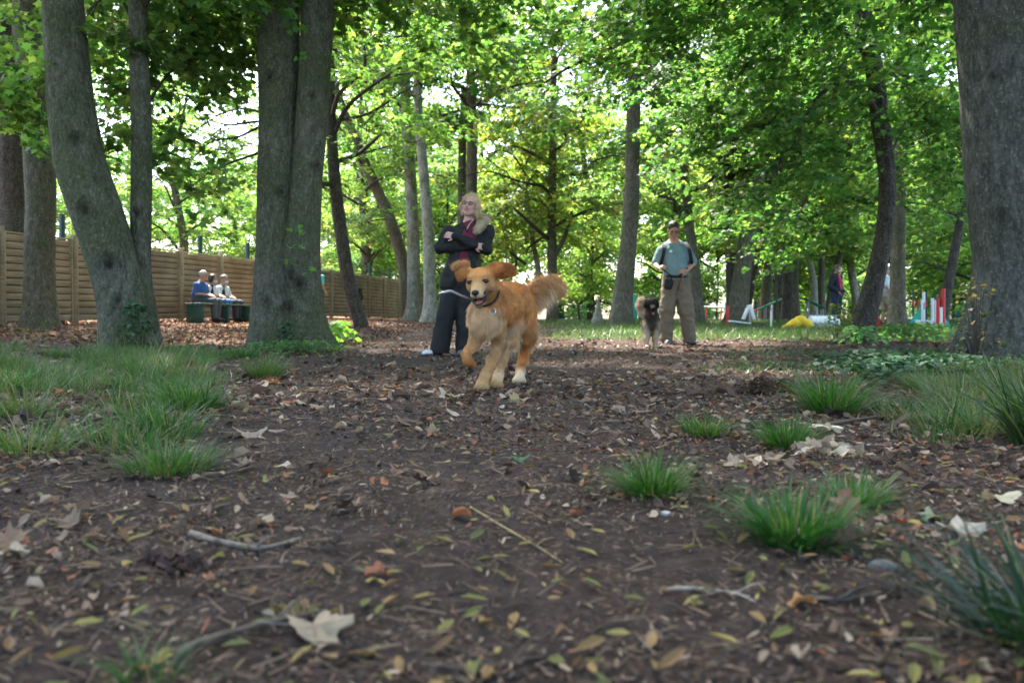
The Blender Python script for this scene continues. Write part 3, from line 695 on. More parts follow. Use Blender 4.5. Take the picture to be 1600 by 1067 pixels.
# dead twiggy boughs reaching left from behind the twin trunk
def bare(root, seed, lines, r0=.02):
    r = np.random.default_rng(seed); base = np.array(root.location); g = []
    for pts in lines:
        pw = np.array([W(*q) for q in pts])-base; g += tube(pw, np.linspace(r0, .005, len(pw)), seg=5, n=16, cap=False)
        q = catmull(pw, 14)
        for i in range(3, 13):
            for sgn in (-1, 1):
                if r.random() < .6:
                    e = q[i]+np.array([r.normal(0, .2)+.35*np.sign(pw[-1, 0]-pw[0, 0]), r.normal(0, .3), sgn*r.uniform(.1, .45)])
                    g += tube(np.array([q[i], (q[i]+e)/2+r.normal(0, .04, 3), e]), [r0*.35, r0*.2, .002], seg=4, cap=False)
    obj('bare_branches', mesh_from('bare_branches', g), M_twig, root)
bare(t4, 3, [((402, 200, 10.4), (370, 215, 10.8), (330, 222, 11.2), (296, 255, 11.6)), ((402, 240, 10.4), (360, 255, 11), (320, 275, 11.4), (290, 300, 11.8)), ((402, 190, 10.4), (360, 195, 11), (330, 190, 11.4))])

# ------------------------------------------------------------------ woodland beyond
def simple_tree(name, label, x, y, ht, rad, kind, seed, group, bark, cs, lean=0., cat='tree', mleaf=None):
    r = random.Random(seed); z = float(gz(x, y)[0]); root = thing(name, label, cat, (x, y, z), group)
    if rad > 0:
        key = ('trunk', seed % 4, bark.name)
        if key not in PROTO:
            rr = np.random.default_rng(seed % 4); p = np.array([[0, 0, -.3], [0, 0, 1], [.12, .05, 4], [-.1, .1, 8], [0, 0, 12]], float)
            p[1:, :2] += rr.normal(0, .25, (4, 2)); g = tube(p, [.30, .24, .20, .15, .05], seg=14, spacing=.35, disp=bark_disp(seed % 4, .5, .4, ridge=.04))
            m_ = mesh_from('trunk', [(v, f, np.ones((len(v), 3))) for v, f, c in g]); m_.materials.append(bark); PROTO[key] = m_
        o = bpy.data.objects.new('trunk', PROTO[key]); COL.objects.link(o); o.parent = root; o.scale = (rad/.24, rad/.24, ht/12); o.rotation_euler = (lean*.5, lean, r.uniform(0, 6.28))
    cm, bm = proto(kind)
    for nm, m_ in (('crown', cm), ('branches', bm)):
        o = bpy.data.objects.new(nm, m_); COL.objects.link(o); o.parent = root
        if not m_.materials: m_.materials.append((mleaf or M_leaf_far) if nm == 'crown' else M_twig)
        o.scale = (cs*r.uniform(.9, 1.15), cs*r.uniform(.9, 1.15), cs*r.uniform(.9, 1.12)); o.rotation_euler = (0, 0, r.uniform(0, 6.28))
    return root
rb = random.Random(99)
rows = [  # depth, x from, x to, count, kinds
    (46, 2, 34, 6, 'ybye'), (60, -14, 46, 8, 'dede'), (82, -26, 66, 10, 'dede')]
sd = 200
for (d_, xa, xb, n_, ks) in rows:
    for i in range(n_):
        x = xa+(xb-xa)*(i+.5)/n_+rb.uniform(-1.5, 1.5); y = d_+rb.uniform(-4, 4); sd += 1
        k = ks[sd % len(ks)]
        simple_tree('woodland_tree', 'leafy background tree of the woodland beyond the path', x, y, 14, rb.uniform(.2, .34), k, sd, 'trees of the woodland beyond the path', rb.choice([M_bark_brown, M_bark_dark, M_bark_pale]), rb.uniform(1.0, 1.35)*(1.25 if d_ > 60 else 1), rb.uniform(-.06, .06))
# understorey saplings with low yellow-green foliage
for i, (px, d_, k, cs, lb) in enumerate([(700, 42, 'u', 1.2, 'low leafy sapling behind the slim pale trunk left of the woman'), (800, 46, 'y', 1.2, 'yellow green sapling far back just right of the woman'),
        (905, 42, 'u', 1.2, 'leafy sapling above the teal fence right of the golden dog tail'), (925, 36, 'u', .9, 'small sapling behind the pointed stone cone'), (1045, 40, 'u', 1.3, 'leafy sapling behind the head and shoulders of the man'),
        (1120, 44, 'y', 1.2, 'yellow green sapling far behind the red upright board'), (1235, 46, 'u', 1.2, 'leafy sapling far behind the peak of the green ramp'), (1290, 50, 'y', 1.2, 'yellowish sapling behind the three thin pale trunks'),
        (1490, 30, 'u', 1.1, 'leafy sapling behind the leaning dark trunk by the red poles'), (1390, 44, 'y', 1.2, 'yellow green sapling between the two right hand trunks'), (1545, 26, 'u', 1.2, 'leafy sapling hidden by the huge right trunk'), (600, 46, 'u', 1.0, 'small sapling at the far end of the wooden fence'), (1215, 27, 'y', .7, 'small bright yellow green sapling in front of the green ramp')]):
    p = W(px, 500, d_)
    simple_tree('sapling', lb, p[0], d_, 5*cs, .05, k, 400+i, 'saplings of the undergrowth', M_bark_brown, cs)
# bushes along the woodland floor far away
for i in range(9):
    d_ = 55+rb.uniform(0, 25); px = 560+i*110+rb.uniform(-20, 20)
    p = W(px, 500, d_)
    simple_tree('bush', 'rounded green bush far back on the woodland floor', p[0], d_, 3, 0, 's', 500+i, 'bushes far back on the woodland floor', M_bark_brown, rb.uniform(.9, 1.3), cat='bush')
# bright trees in the open beyond the fence
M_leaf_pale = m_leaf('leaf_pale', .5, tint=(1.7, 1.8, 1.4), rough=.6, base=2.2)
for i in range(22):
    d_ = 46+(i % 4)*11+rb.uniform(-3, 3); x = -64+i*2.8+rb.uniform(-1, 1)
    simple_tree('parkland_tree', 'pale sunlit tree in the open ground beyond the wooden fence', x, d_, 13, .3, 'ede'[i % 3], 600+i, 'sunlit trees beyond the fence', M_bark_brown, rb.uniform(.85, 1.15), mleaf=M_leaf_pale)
# canopy trees over and behind the camera that shade the path
for i, (x, y) in enumerate([(-7, 3), (7.5, 1), (-6, -6), (6.5, -7), (-14, 6), (13, 6), (12, 14), (0, -3.5), (-12, -2), (13, -3), (0, -11)]):
    simple_tree('maple_tree', 'maple beside the path, outside the picture, whose crown shades it', x, y, 14, .35, 'ac'[i % 2], 700+i, 'shade trees beside the path', M_bark_grey, 1.05, mleaf=M_leaf)
# ================================================================== FIGURES
def hexc(r_, g_, b_): return tuple(((c/255.)/12.92 if c/255. <= .04045 else (((c/255.)+.055)/1.055)**2.4) for c in (r_, g_, b_))
M_skin = m_simple('skin', (.5, .3, .2), .5, .05, 40, .08, attr=True)
M_hair = m_simple('hair', (.5, .3, .2), .55, .12, 60, .2, attr=True)
M_hide = m_simple('dog_hide', (.5, .3, .2), .95, .08, 60, .3, attr=True, spec=.08)
def m_cloth(name, col, rough=.85, weave=250, bump=.25): return m_simple(name, col, rough, .10, 9, bump, bscale=weave)
def m_fur():
    def b(t, o):
        a = N_(t, 'ShaderNodeAttribute', attribute_name='Col')
        p = N_(t, 'ShaderNodeBsdfPrincipled'); p.inputs['Roughness'].default_value = .55; p.inputs['Specular IOR Level'].default_value = .25
        t.links.new(a.outputs['Color'], p.inputs['Base Color'])
        tr = N_(t, 'ShaderNodeBsdfTranslucent'); t.links.new(a.outputs['Color'], tr.inputs[0])
        mx = N_(t, 'ShaderNodeMixShader'); mx.inputs[0].default_value = .25
        t.links.new(p.outputs[0], mx.inputs[1]); t.links.new(tr.outputs[0], mx.inputs[2]); t.links.new(mx.outputs[0], o.inputs[0])
    return mat('fur', b)
M_fur = m_fur()
def fur(V, Fq, C, L, D, n, wd=.0012, seed=0, lift=.45, gravity=.25, clump=.0, cvar=.16):
    r = np.random.default_rng(seed); Nn = vnormals(V, Fq)
    a = V[Fq]; ar = .5*np.linalg.norm(np.cross(a[:, 2]-a[:, 0], a[:, 3]-a[:, 1]), axis=1)*(.3+L[Fq].mean(1)/max(L.mean(), 1e-6))
    fi = r.choice(len(Fq), n, p=ar/ar.sum()) if True else 0; w_ = r.dirichlet((1, 1, 1, 1), n)
    fi = fi[L[Fq[fi]].mean(1) > .0018]; n = len(fi); w_ = w_[:n]
    q = Fq[fi]; P = (V[q]*w_[..., None]).sum(1); N0 = nrm((Nn[q]*w_[..., None]).sum(1)); c = (C[q]*w_[..., None]).sum(1); l = (L[q]*w_).sum(1)*r.uniform(.6, 1.25, n)
    d = (D[q]*w_[..., None]).sum(1); d = d-N0*(d*N0).sum(1)[:, None]; d = nrm(d+r.normal(0, .12, (n, 3)))
    cl = np.stack([vnoise(P*34, 5+k) for k in range(3)], -1); d = nrm(d+clump*cl)
    t0 = nrm(N0*lift+d); P1 = P+t0*(l*.5)[:, None]; dn = nrm(d+N0*.08+np.array([0, 0, -gravity])); P2 = P1+dn*(l*.5)[:, None]
    s = nrm(np.cross(d, N0)+r.normal(0, .5, (n, 3)))*wd*r.uniform(.7, 1.3, n)[:, None]
    tone = (1+.28*vnoise(P*26, 77)+.24*vnoise(P*np.array([13, 6, 7.]), 78))[:, None]*(1+r.uniform(-cvar, cvar, (n, 1)))
    c = np.clip(c*tone, .002, 1)
    Vv = np.stack([P-s, P+s, P1-s*.8, P1+s*.8, P2], 1).reshape(-1, 3)
    f = np.arange(n)[:, None]*5
    return [(Vv, np.concatenate([f+np.array([[0, 1, 3, 2]])]), np.repeat(c, 5, 0)), (Vv, f+np.array([[2, 3, 4]]), np.repeat(c, 5, 0))]
def merge_shared(gs):  # two groups sharing identical coordinates -> avoid duplicates
    return gs
def eul(yaw=0, pitch=0, roll=0):
    """columns: side(+x), back(+y), up(+z); yaw>0 turns face towards +x, pitch>0 looks down"""
    return rotm('Z', yaw)@rotm('X', pitch)@rotm('Y', roll)
SKIN = (.50, .29, .21)
def add_head(s, c, R, sc_=1.0, skin=SKIN, lip=(.42, .14, .12), open_=0.0, k=.012, beard=None):
    c = np.asarray(c, float); T_ = lambda x, y, z: c+R@(np.array([x, y, z])*sc_)
    E = lambda p, r, **kw: s.ell(T_(*p), np.array(r)*sc_, R=R, **kw)
    C_ = lambda a, b, r1, r2, **kw: s.cone(T_(*a), T_(*b), r1*sc_, r2*sc_, **kw)
    red = tuple(np.array(skin)*np.array([1.08, .86, .84]))
    E((0, .015, .035), (.073, .094, .085), col=skin, k=k)
    E((0, -.02, -.035), (.060, .068, .07), col=skin, k=.03)
    C_((0, -.045, -.075), (0, -.062, -.095), .036, .026, col=skin, k=.03)
    C_((-.052, .0, -.06), (-.02, -.05, -.09), .022, .02, col=skin, k=.02)
    C_((.052, .0, -.06), (.02, -.05, -.09), .022, .02, col=skin, k=.02)
    for sx in (-1, 1):
        E((sx*.036, -.058, -.025), (.024, .02, .022), col=red, k=.02)
        E((sx*.031, -.083, .002), (.017, .012, .010), col=skin, k=.008, sub=True)
        E((sx*.031, -.072, .002), (.013, .012, .009), col=(.10, .07, .06), k=.002)
        C_((sx*.016, -.082, .019), (sx*.046, -.070, .019), .0065, .005, col=tuple(np.array(skin)*.55), k=.01)
        E((sx*.077, .012, -.005), (.010, .02, .032), col=red, k=.006)
    C_((0, -.080, .012), (0, -.101, -.028), .008, .0125, col=skin, k=.01)
    E((-.011, -.092, -.031), (.009, .009, .008), col=red, k=.006); E((.011, -.092, -.031), (.009, .009, .008), col=red, k=.006)
    E((0, -.079, -.058), (.024, .010, .006), col=lip, k=.004); E((0, -.077, -.070-open_), (.020, .010, .007), col=lip, k=.004)
    if open_ > 0: E((0, -.085, -.063-open_/2), (.017, .014, .006+open_*.5), col=(.10, .02, .02), k=.003, sub=True)
    return T_
def add_hand(s, wr, d, nrm_, side=1, curl=.5, sc_=1.0, skin=SKIN, spread=.15):
    """wr wrist, d finger direction, nrm_ back-of-hand normal; fingers bend towards -nrm_; side: thumb side sign along d x n"""
    d = nrm(d); n = nrm(np.asarray(nrm_, float)-d*np.dot(nrm_, d)); t = np.cross(d, n)*side; wr = np.asarray(wr, float)
    R = np.stack([t, d, n], 1)
    s.ell(wr+d*.045*sc_, np.array([.040, .050, .015])*sc_, R=R, k=.012, col=skin)
    for i, (o, L) in enumerate(((.030, .072), (.010, .080), (-.010, .074), (-.028, .058))):
        b = wr+d*.082*sc_+t*o*sc_; r_ = .0088*sc_; a1 = curl*.9; a2 = curl*1.9; L *= sc_
        d1 = nrm(d*math.cos(a1)-n*math.sin(a1)+t*o*spread*8); p1 = b+d1*L*.5
        d2 = nrm(d*math.cos(a2)-n*math.sin(a2)); p2 = p1+d2*L*.5
        s.cone(b-d*.01, p1, r_*1.1, r_, k=.004, col=skin); s.cone(p1, p2, r_, r_*.8, k=.003, col=skin)
    b = wr+d*.025*sc_+t*.030*sc_; p1 = b+nrm(d*.7+t*.7-n*.3)*.035*sc_; p2 = p1+nrm(d*.9+t*.1-n*.5)*.030*sc_
    s.cone(b, p1, .013*sc_, .010*sc_, k=.008, col=skin); s.cone(p1, p2, .010*sc_, .008*sc_, k=.003, col=skin)
def folds(amp, seed, sx=9, sz=14, mask=None):
    def f(q, F_):
        m = np.abs(F_) < .035; p = q[m]
        wv = fbm(p*np.array([sx, sx, sz]), seed, 3); rg = 1-2*np.abs(fbm(p*np.array([sx*.8, sx*.8, sz*.6])+3.1, seed+4, 2))
        F2 = F_.copy(); F2[m] = F_[m]-amp*(.6*wv+.6*(rg-.4)); return F2
    return f
def sdf_obj(s, name, mat_, root, vox, mod=None, kc=.01, plain=False):
    V, Fq = s.build(vox, mod)
    c = None if plain else s.attrs(V, kc)[0]
    return obj(name, mesh_from(name, [(V, Fq, c)]), mat_, root), V, Fq
def shoe(root, heel, toe, col, sole, vox=.006, name='shoe', w_=.045, stripe=None):
    heel = np.asarray(heel, float); toe = np.asarray(toe, float); d = nrm(toe-heel); up = np.array([0, 0, 1.]); sd = nrm(np.cross(d, up)); up = np.cross(sd, d)
    R = np.stack([sd, d, up], 1); L = np.linalg.norm(toe-heel); s = SDF()
    s.rbox(heel+d*L*.5+up*.012, (w_, L*.5, .013), .012, R=R, k=.004, col=sole)
    s.ell(heel+d*L*.72+up*.036, (w_*.92, L*.30, .030), R=R, k=.02, col=col)
    s.ell(heel+d*L*.25+up*.048, (w_*.82, L*.26, .042), R=R, k=.03, col=col)
    s.cone(heel+d*L*.22+up*.05, heel+d*L*.18+up*.10, .040, .042, k=.02, col=col)
    if stripe is not None:
        for k_ in range(3): s.cone(heel+d*L*(.40+.12*k_)+up*.062+sd*.03, heel+d*L*(.42+.12*k_)+up*.066-sd*.03, .006, .006, k=.002, col=stripe)
    return sdf_obj(s, name, M_hair, root, vox, kc=.003)

# ---------------------------------------------------------------- the woman
def build_woman():
    d0 = 8.62; x0 = (712-800)/FPX*d0; z0 = gz(x0, d0)[0]
    root = thing('person', 'blonde woman in black jacket with crossed arms behind the golden dog', 'person', (x0, d0, z0))
    P = lambda px, py, y=0.: np.array([(px-712)/144.4, y, (555-py)/144.4])
    v = .0055; skin = (.56, .33, .27)
    hc = P(735, 322, -.03); R = eul(yaw=-15, pitch=-9, roll=7)
    s = SDF(); T_ = add_head(s, hc, R, 1.07, skin, lip=(.45, .13, .13), open_=.012)
    s.cone(hc+np.array([-.005, .03, -.06]), P(733, 352, .01), .054, .062, k=.02, col=skin)
    s.chain([P(735, 356, .01), P(731, 375, .01), P(722, 405, .01), P(720, 430, .0)], [.10, .12, .115, .13], k=.04, col=skin)
    s.cone(P(710, 367), P(757, 366), .040, .040, k=.04, col=skin)
    sh, el, wr = {}, {}, {}
    sh['L'], el['L'], wr['L'] = P(700, 363, .0), P(689, 388, -.06), P(742, 386, -.17)
    sh['R'], el['R'], wr['R'] = P(762, 361, .0), P(760, 390, -.05), P(714, 373, -.215)
    for k_ in 'LR':
        s.cone(sh[k_], el[k_], .044, .036, k=.02, col=skin); s.cone(el[k_], wr[k_], .036, .026, k=.02, col=skin)
    add_hand(s, wr['R'], np.array([-1, .35, .30]), np.array([0, -1, .2]), side=-1, curl=.35, skin=skin, sc_=.95)
    add_hand(s, wr['L'], np.array([1, .5, -.05]), np.array([0, -1, .1]), side=1, curl=.4, skin=skin, sc_=.95)
    hp = {'L': P(710, 436), 'R': P(731, 436)}; kn = {'L': P(696, 492, -.03), 'R': P(727, 492, -.02)}; an = {'L': P(682, 545, -.02), 'R': P(727, 546, .02)}
    for k_ in 'LR': s.chain([hp[k_], kn[k_], an[k_]], [.085, .055, .04], k=.02, col=skin)
    sdf_obj(s, 'body', M_skin, root, v, kc=.006)
    # sweater
    s = SDF(); s.chain([P(736, 356, .0), P(731, 375, .0), P(722, 405, .0), P(719, 430, .0)], [.10, .128, .125, .135], k=.05, col=(1, 1, 1))
    s.ell(P(733, 352, .01), (.075, .075, .04), k=.02, sub=False, col=(1, 1, 1)); s.cone(P(733, 345), P(734, 330), .062, .066, k=.01, sub=True)
    sdf_obj(s, 'sweater', m_cloth('maroon_knit', (.13, .012, .035)), root, .007, folds(.006, 3), plain=True)
    # jacket
    s = SDF()
    s.chain([P(735, 360, .015), P(731, 378, .01), P(722, 410, .01), P(718, 440, .0)], [.125, .150, .150, .165], k=.05, col=(1, 1, 1))
    s.cone(P(706, 366, .01), P(759, 365, .01), .060, .060, k=.06, col=(1, 1, 1))
    s.cone(P(708, 430), P(705, 447), .12, .12, k=.06); s.cone(P(728, 430), P(732, 447), .12, .12, k=.06)
    s.cone(P(736, 350, -.13), P(735, 372, -.15), .075, .092, k=.01, sub=True); s.cone(P(730, 385, -.19), P(722, 455, -.20), .075, .11, k=.01, sub=True)
    s.cone(P(734, 352), P(737, 325), .060, .085, k=.01, sub=True)
    s.rbox(P(718, 461), (.5, .5, .075), .01, k=.01, sub=True)
    s.cone(P(727, 351, .03), P(705, 364, .01), .044, .050, k=.03); s.cone(P(742, 350, .03), P(762, 361, .01), .042, .055, k=.03)
    s.cone(P(727, 352, -.05), P(731, 364, -.125), .016, .012, k=.01); s.cone(P(744, 352, -.05), P(740, 364, -.125), .016, .012, k=.01)
    for k_ in 'LR':
        a = s; m_ = (sh[k_]+el[k_])/2
        s.cone(sh[k_], el[k_], .070, .058, k=.035); s.cone(el[k_], wr[k_], .058, .044, k=.03)
    sdf_obj(s, 'jacket', m_cloth('black_jacket', (.009, .0085, .010), .75), root, v, folds(.016, 11, 12, 16), plain=True)
    # trousers
    s = SDF(); s.cone(P(714, 425), P(728, 425), .125, .125, k=.04)
    for k_, hem in (('L', P(687, 549, -.02)), ('R', P(727, 550, .0))):
        s.chain([P(711, 436) if k_ == 'L' else P(731, 436), kn[k_], hem], [.112, .092, .105], k=.035)
    s.rbox(P(705, 562), (.6, .5, .07), .005, k=.006, sub=True)
    sdf_obj(s, 'trousers', m_cloth('black_trousers', (.008, .0078, .0095), .75), root, .007, folds(.016, 21, 10, 7), plain=True)
    shoe(root, P(687, 555, .06)*[1, 1, 0], P(664, 555, -.17)*[1, 1, 0], (.62, .63, .68), (.05, .05, .055), name='shoe', stripe=(.02, .02, .03))
    shoe(root, P(728, 555, .06)*[1, 1, 0], P(720, 555, -.17)*[1, 1, 0], (.10, .10, .12), (.04, .04, .045), name='shoe')
    # hair and fur trim
    HC_ = (.58, .45, .29); s = SDF()
    s.ell(T_(0, .025, .045), (.085, .100, .088), R=R, k=.01, col=HC_, fl=.05, fd=(.1, .1, -1))
    s.ell(T_(0, -.09, .002), (.060, .060, .090), R=R, k=.012, sub=True)
    s.chain([T_(-.055, .0, .07), T_(-.076, -.01, .0), T_(-.072, .0, -.055)], [.026, .022, .012], k=.02, col=HC_, fl=.06, fd=(0, 0, -1))
    s.chain([T_(.05, .0, .07), T_(.078, -.005, .0), T_(.086, .0, -.06), P(751, 344, -.02), P(754, 349, -.03)], [.028, .027, .030, .034, .02], k=.02, col=HC_, fl=.07, fd=(.3, 0, -1))
    V, Fq = s.build(.006, folds(.006, 5, 40, 10)); C, L, D = s.attrs(V)
    h = obj('hair', mesh_from('hair', [(V, Fq, C*.75)]), M_hair, root)
    obj('strands', mesh_from('strands', fur(V, Fq, C*1.15, L*.9, D, 16000, .0012, 4, .10, .2, .35, .3), False), M_fur, h)
    s = SDF(); FC = (.66, .55, .40)
    s.chain([P(745, 362, -.12), P(752, 352, -.09), P(758, 343, -.02), P(752, 338, .06)], [.024, .037, .038, .030], k=.02, col=FC, fl=.04, fd=(.6, -.3, -.5))
    V, Fq = s.build(.006); C, L, D = s.attrs(V)
    h = obj('fur_trim', mesh_from('fur_trim', [(V, Fq, C*.8)]), M_hair, root)
    obj('fur_strands', mesh_from('fur_strands', fur(V, Fq, C, L, D, 5000, .0016, 5, .8, .2, .6), False), M_fur, h)
    # glasses
    g = []
    for sx in (-1, 1):
        th = np.linspace(0, 2*np.pi, 22); pts = np.array([T_(sx*.033+.024*math.cos(a), -.094, .0+.016*math.sin(a)) for a in th]); g += tube(pts, np.full(22, .0034), seg=6, cap=False)
        g += tube(np.array([T_(sx*.057, -.092, .003), T_(sx*.076, -.06, .004), T_(sx*.080, .01, .002)]), [.002]*3, seg=6)
    g += tube(np.array([T_(-.009, -.096, .003), T_(0, -.099, .005), T_(.009, -.096, .003)]), [.002]*3, seg=6)
    gl = obj('glasses', mesh_from('glasses', [(a, b, None) for a, b, _ in g]), m_simple('glasses_frame', (.03, .01, .015), .3, 0, 10, 0), root)
    # zip pull and watch
    g = tube(np.array([P(741, 345, -.13), P(735, 352, -.15), P(731, 360, -.16)]), [.0035, .003, .003], seg=6)
    obj('zip', mesh_from('zip', [(a, b, None) for a, b, _ in g]), m_simple('zip_metal', (.6, .6, .62), .3, 0, 10, 0, metal=1), root)
build_woman()

# ---------------------------------------------------------------- the man with the second dog
def ring(c, n_, r, tr, seg=8, m=28, sx=1.0):
    n_ = nrm(n_); a = nrm(np.cross(n_, [0, 0, 1.])+1e-6); b = np.cross(n_, a); th = np.linspace(0, 2*np.pi, m)
    return [(v, f, None) for v, f, _ in tube(np.array([np.asarray(c)+a*math.cos(t)*r*sx+b*math.sin(t)*r for t in th]), np.full(m, tr), seg=seg, cap=False)]
def nocol(g): return [(v, f, None) for v, f, _ in g]
def build_man():
    d0 = 11.8; x0 = (1057-800)/FPX*d0; z0 = gz(x0, d0)[0]; k_px = FPX/d0
    root = thing('person', 'man in pale blue polo and khaki trousers looking down at his leash', 'person', (x0, d0, z0))
    P = lambda px, py, y=0.: np.array([(px-1057)/k_px, y, (538-py)/k_px])
    skin = (.42, .22, .15); v = .0065
    hc = P(1051, 362, -.06); R = eul(yaw=-6, pitch=24, roll=-2)
    s = SDF(); T_ = add_head(s, hc, R, 1.02, skin)
    s.cone(hc+np.array([0, .04, -.05]), P(1053, 380, .02), .058, .066, k=.02, col=skin)
    sh = {'L': P(1034, 394, .02), 'R': P(1074, 393, .02)}; el = {'L': P(1025, 414, .03), 'R': P(1084, 412, .04)}; wr = {'L': P(1024, 421, -.20), 'R': P(1067, 426, -.20)}
    s.chain([P(1054, 386, .02), P(1055, 405, .02), P(1056, 430, .02)], [.12, .14, .14], k=.04, col=skin); s.cone(sh['L'], sh['R'], .05, .05, k=.04, col=skin)
    for k_ in 'LR': s.cone(sh[k_], el[k_], .052, .044, k=.02, col=skin); s.cone(el[k_], wr[k_], .044, .029, k=.02, col=skin)
    add_hand(s, wr['L'], np.array([.55, -.5, .15]), np.array([-.4, -.4, .8]), side=1, curl=1.1, skin=skin, sc_=1.05)
    add_hand(s, wr['R'], np.array([-1, -.15, -.25]), np.array([0, -1, .25]), side=-1, curl=1.0, skin=skin, sc_=1.05)
    hp = {'L': P(1048, 445), 'R': P(1065, 445)}; kn = {'L': P(1041, 486, -.03), 'R': P(1071, 486, -.03)}; an = {'L': P(1041, 528), 'R': P(1077, 530)}
    for k_ in 'LR': s.chain([hp[k_], kn[k_], an[k_]], [.09, .06, .045], k=.02, col=skin)
    sdf_obj(s, 'body', M_skin, root, v, kc=.006)
    s = SDF(); s.chain([P(1054, 388, .03), P(1055, 405, .02), P(1056, 424, .0), P(1056, 434, .01)], [.135, .170, .175, .165], k=.05)
    s.cone(P(1037, 392, .02), P(1071, 391, .02), .070, .070, k=.06); s.cone(P(1048, 382, .03), P(1037, 390, .02), .05, .055, k=.05); s.cone(P(1059, 382, .03), P(1070, 390, .02), .05, .055, k=.05)
    for k_ in 'LR':
        m_ = sh[k_]+(el[k_]-sh[k_])*.80; s.cone(sh[k_], m_, .072, .072, k=.03)
    s.cone(P(1053, 380, -.02), P(1052, 368, -.06), .066, .08, k=.01, sub=True); s.rbox(P(1056, 447), (.4, .4, .075), .005, k=.01, sub=True)
    s.rbox(P(1056, 395, -.30), (.0, .0, .0), 0, k=.001, sub=True) if False else None
    sdf_obj(s, 'polo_shirt', m_cloth('pale_blue_polo', (.17, .255, .275), .85), root, v, folds(.014, 31, 11, 8), plain=True)
    s = SDF(); s.ell(P(1046, 383, -.075), (.045, .012, .032), R=eul(25, -35, -22), k=.01); s.ell(P(1060, 383, -.075), (.045, .012, .032), R=eul(-25, -35, 22), k=.01)
    sdf_obj(s, 'collar', m_cloth('polo_collar', (.18, .27, .29), .85), root, v, plain=True)
    s = SDF(); s.cone(P(1050, 438, .01), P(1063, 438, .01), .142, .142, k=.04)
    for k_ in 'LR': s.chain([hp[k_], kn[k_], an[k_]+np.array([0, 0, .0])], [.128, .112, .096], k=.03)
    s.rbox(P(1056, 544), (.5, .4, .075), .005, k=.006, sub=True); s.rbox(P(1056, 424), (.4, .4, .06), .005, k=.006, sub=True)
    s.rbox(P(1080, 480, .0), (.022, .07, .09), .015, k=.02)
    sdf_obj(s, 'trousers', m_cloth('khaki_trousers', (.165, .125, .09), .9), root, .008, folds(.022, 41, 9, 12), plain=True)
    shoe(root, P(1041, 539, .06)*[1, 1, 0], P(1040, 539, -.22)*[1, 1, 0], (.13, .13, .14), (.20, .20, .20))
    shoe(root, P(1077, 539, .06)*[1, 1, 0], P(1079, 539, -.22)*[1, 1, 0], (.10, .10, .11), (.03, .03, .03))
    HB = (.028, .018, .012); s = SDF(); s.ell(T_(0, .022, .052), (.082, .100, .084), R=R, k=.01, col=HB); s.ell(T_(0, -.095, -.008), (.075, .072, .082), R=R, k=.01, sub=True)
    s.rbox(T_(0, .02, -.10), (.12, .14, .085), .01, R=R, k=.02, sub=True)
    V, Fq = s.build(.006, folds(.006, 5, 40, 30)); h = obj('hair', mesh_from('hair', [(V, Fq, np.tile(HB, (len(V), 1)))]), M_hair, root)
    g = []
    for sx in (-1, 1):
        pts = [T_(sx*.012, -.093, .012), T_(sx*.055, -.088, .012), T_(sx*.053, -.088, -.016), T_(sx*.014, -.093, -.014), T_(sx*.012, -.093, .012)]
        g += tube(np.array(pts), [.0035]*5, seg=5, cap=False); g += tube(np.array([T_(sx*.056, -.088, .008), T_(sx*.082, .01, .004)]), [.003]*2, seg=5)
    g += tube(np.array([T_(-.012, -.094, .006), T_(.012, -.094, .006)]), [.003]*2, seg=5)
    obj('glasses', mesh_from('glasses', nocol(g)), m_simple('dark_frame', (.012, .012, .014), .3, 0, 10, 0), root)
    blk = m_cloth('black_webbing', (.010, .010, .013), .7)
    for nm, pts in (('backpack_strap', [P(1037, 380, .09), P(1036, 386, -.085), P(1034, 398, -.145), P(1031, 412, -.10), P(1031, 418, .03)]), ('backpack_strap', [P(1073, 379, .09), P(1073, 386, -.08), P(1075, 398, -.14), P(1078, 412, -.09), P(1079, 420, .03)])):
        q = catmull(np.array(pts), 22); T1 = nrm(np.gradient(q, axis=0)); sx_ = np.tile([1., 0, 0], (22, 1)); nn_ = nrm(np.cross(sx_, T1)); V_ = np.stack([q-sx_*.026-nn_*.006, q+sx_*.026-nn_*.006, q+sx_*.026+nn_*.006, q-sx_*.026+nn_*.006], 1).reshape(-1, 3); f_ = np.array([[4*i+k, 4*i+(k+1) % 4, 4*i+4+(k+1) % 4, 4*i+4+k] for i in range(21) for k in range(4)]); obj(nm, mesh_from(nm, [(V_, f_, None)], False), blk, root)
    s = SDF(); s.rbox(P(1055, 402, .24), (.15, .08, .21), .06, k=.02); sdf_obj(s, 'backpack', blk, root, .012, folds(.01, 3), plain=True)
    s = SDF(); s.rbox(P(1041, 446, -.17), (.060, .04, .075), .03, R=rotm('Y', 12), k=.02); s.cone(P(1045, 434, -.15), P(1047, 447, -.17), .012, .012, k=.01)
    sdf_obj(s, 'waist_pouch', blk, root, .008, folds(.006, 8), plain=True)
    q = np.array([P(1040, 432, .13), P(1041, 433, -.10), P(1047, 434, -.165), P(1057, 434.5, -.178), P(1068, 434, -.15), P(1073, 433, -.03)])
    obj('belt', mesh_from('belt', nocol(tube(q, [.016]*6, seg=8, n=30))), blk, root)
    w0 = wr['R']+(el['R']-wr['R'])*.16; s = SDF(); s.ell(w0, (.016, .036, .038), R=rotm('Y', -30), k=.01); s.ell(w0+np.array([-.005, -.034, .01]), (.02, .008, .02), k=.004)
    sdf_obj(s, 'wristwatch', blk, root, .006, plain=True)
    return root, P, wr
man_root, Pm, wrm = build_man()
q = np.array([Pm(1029, 421.5, -.27), Pm(1034, 427, -.28), Pm(1042, 432.5, -.27), Pm(1052, 434, -.27), Pm(1060, 430.5, -.26)])
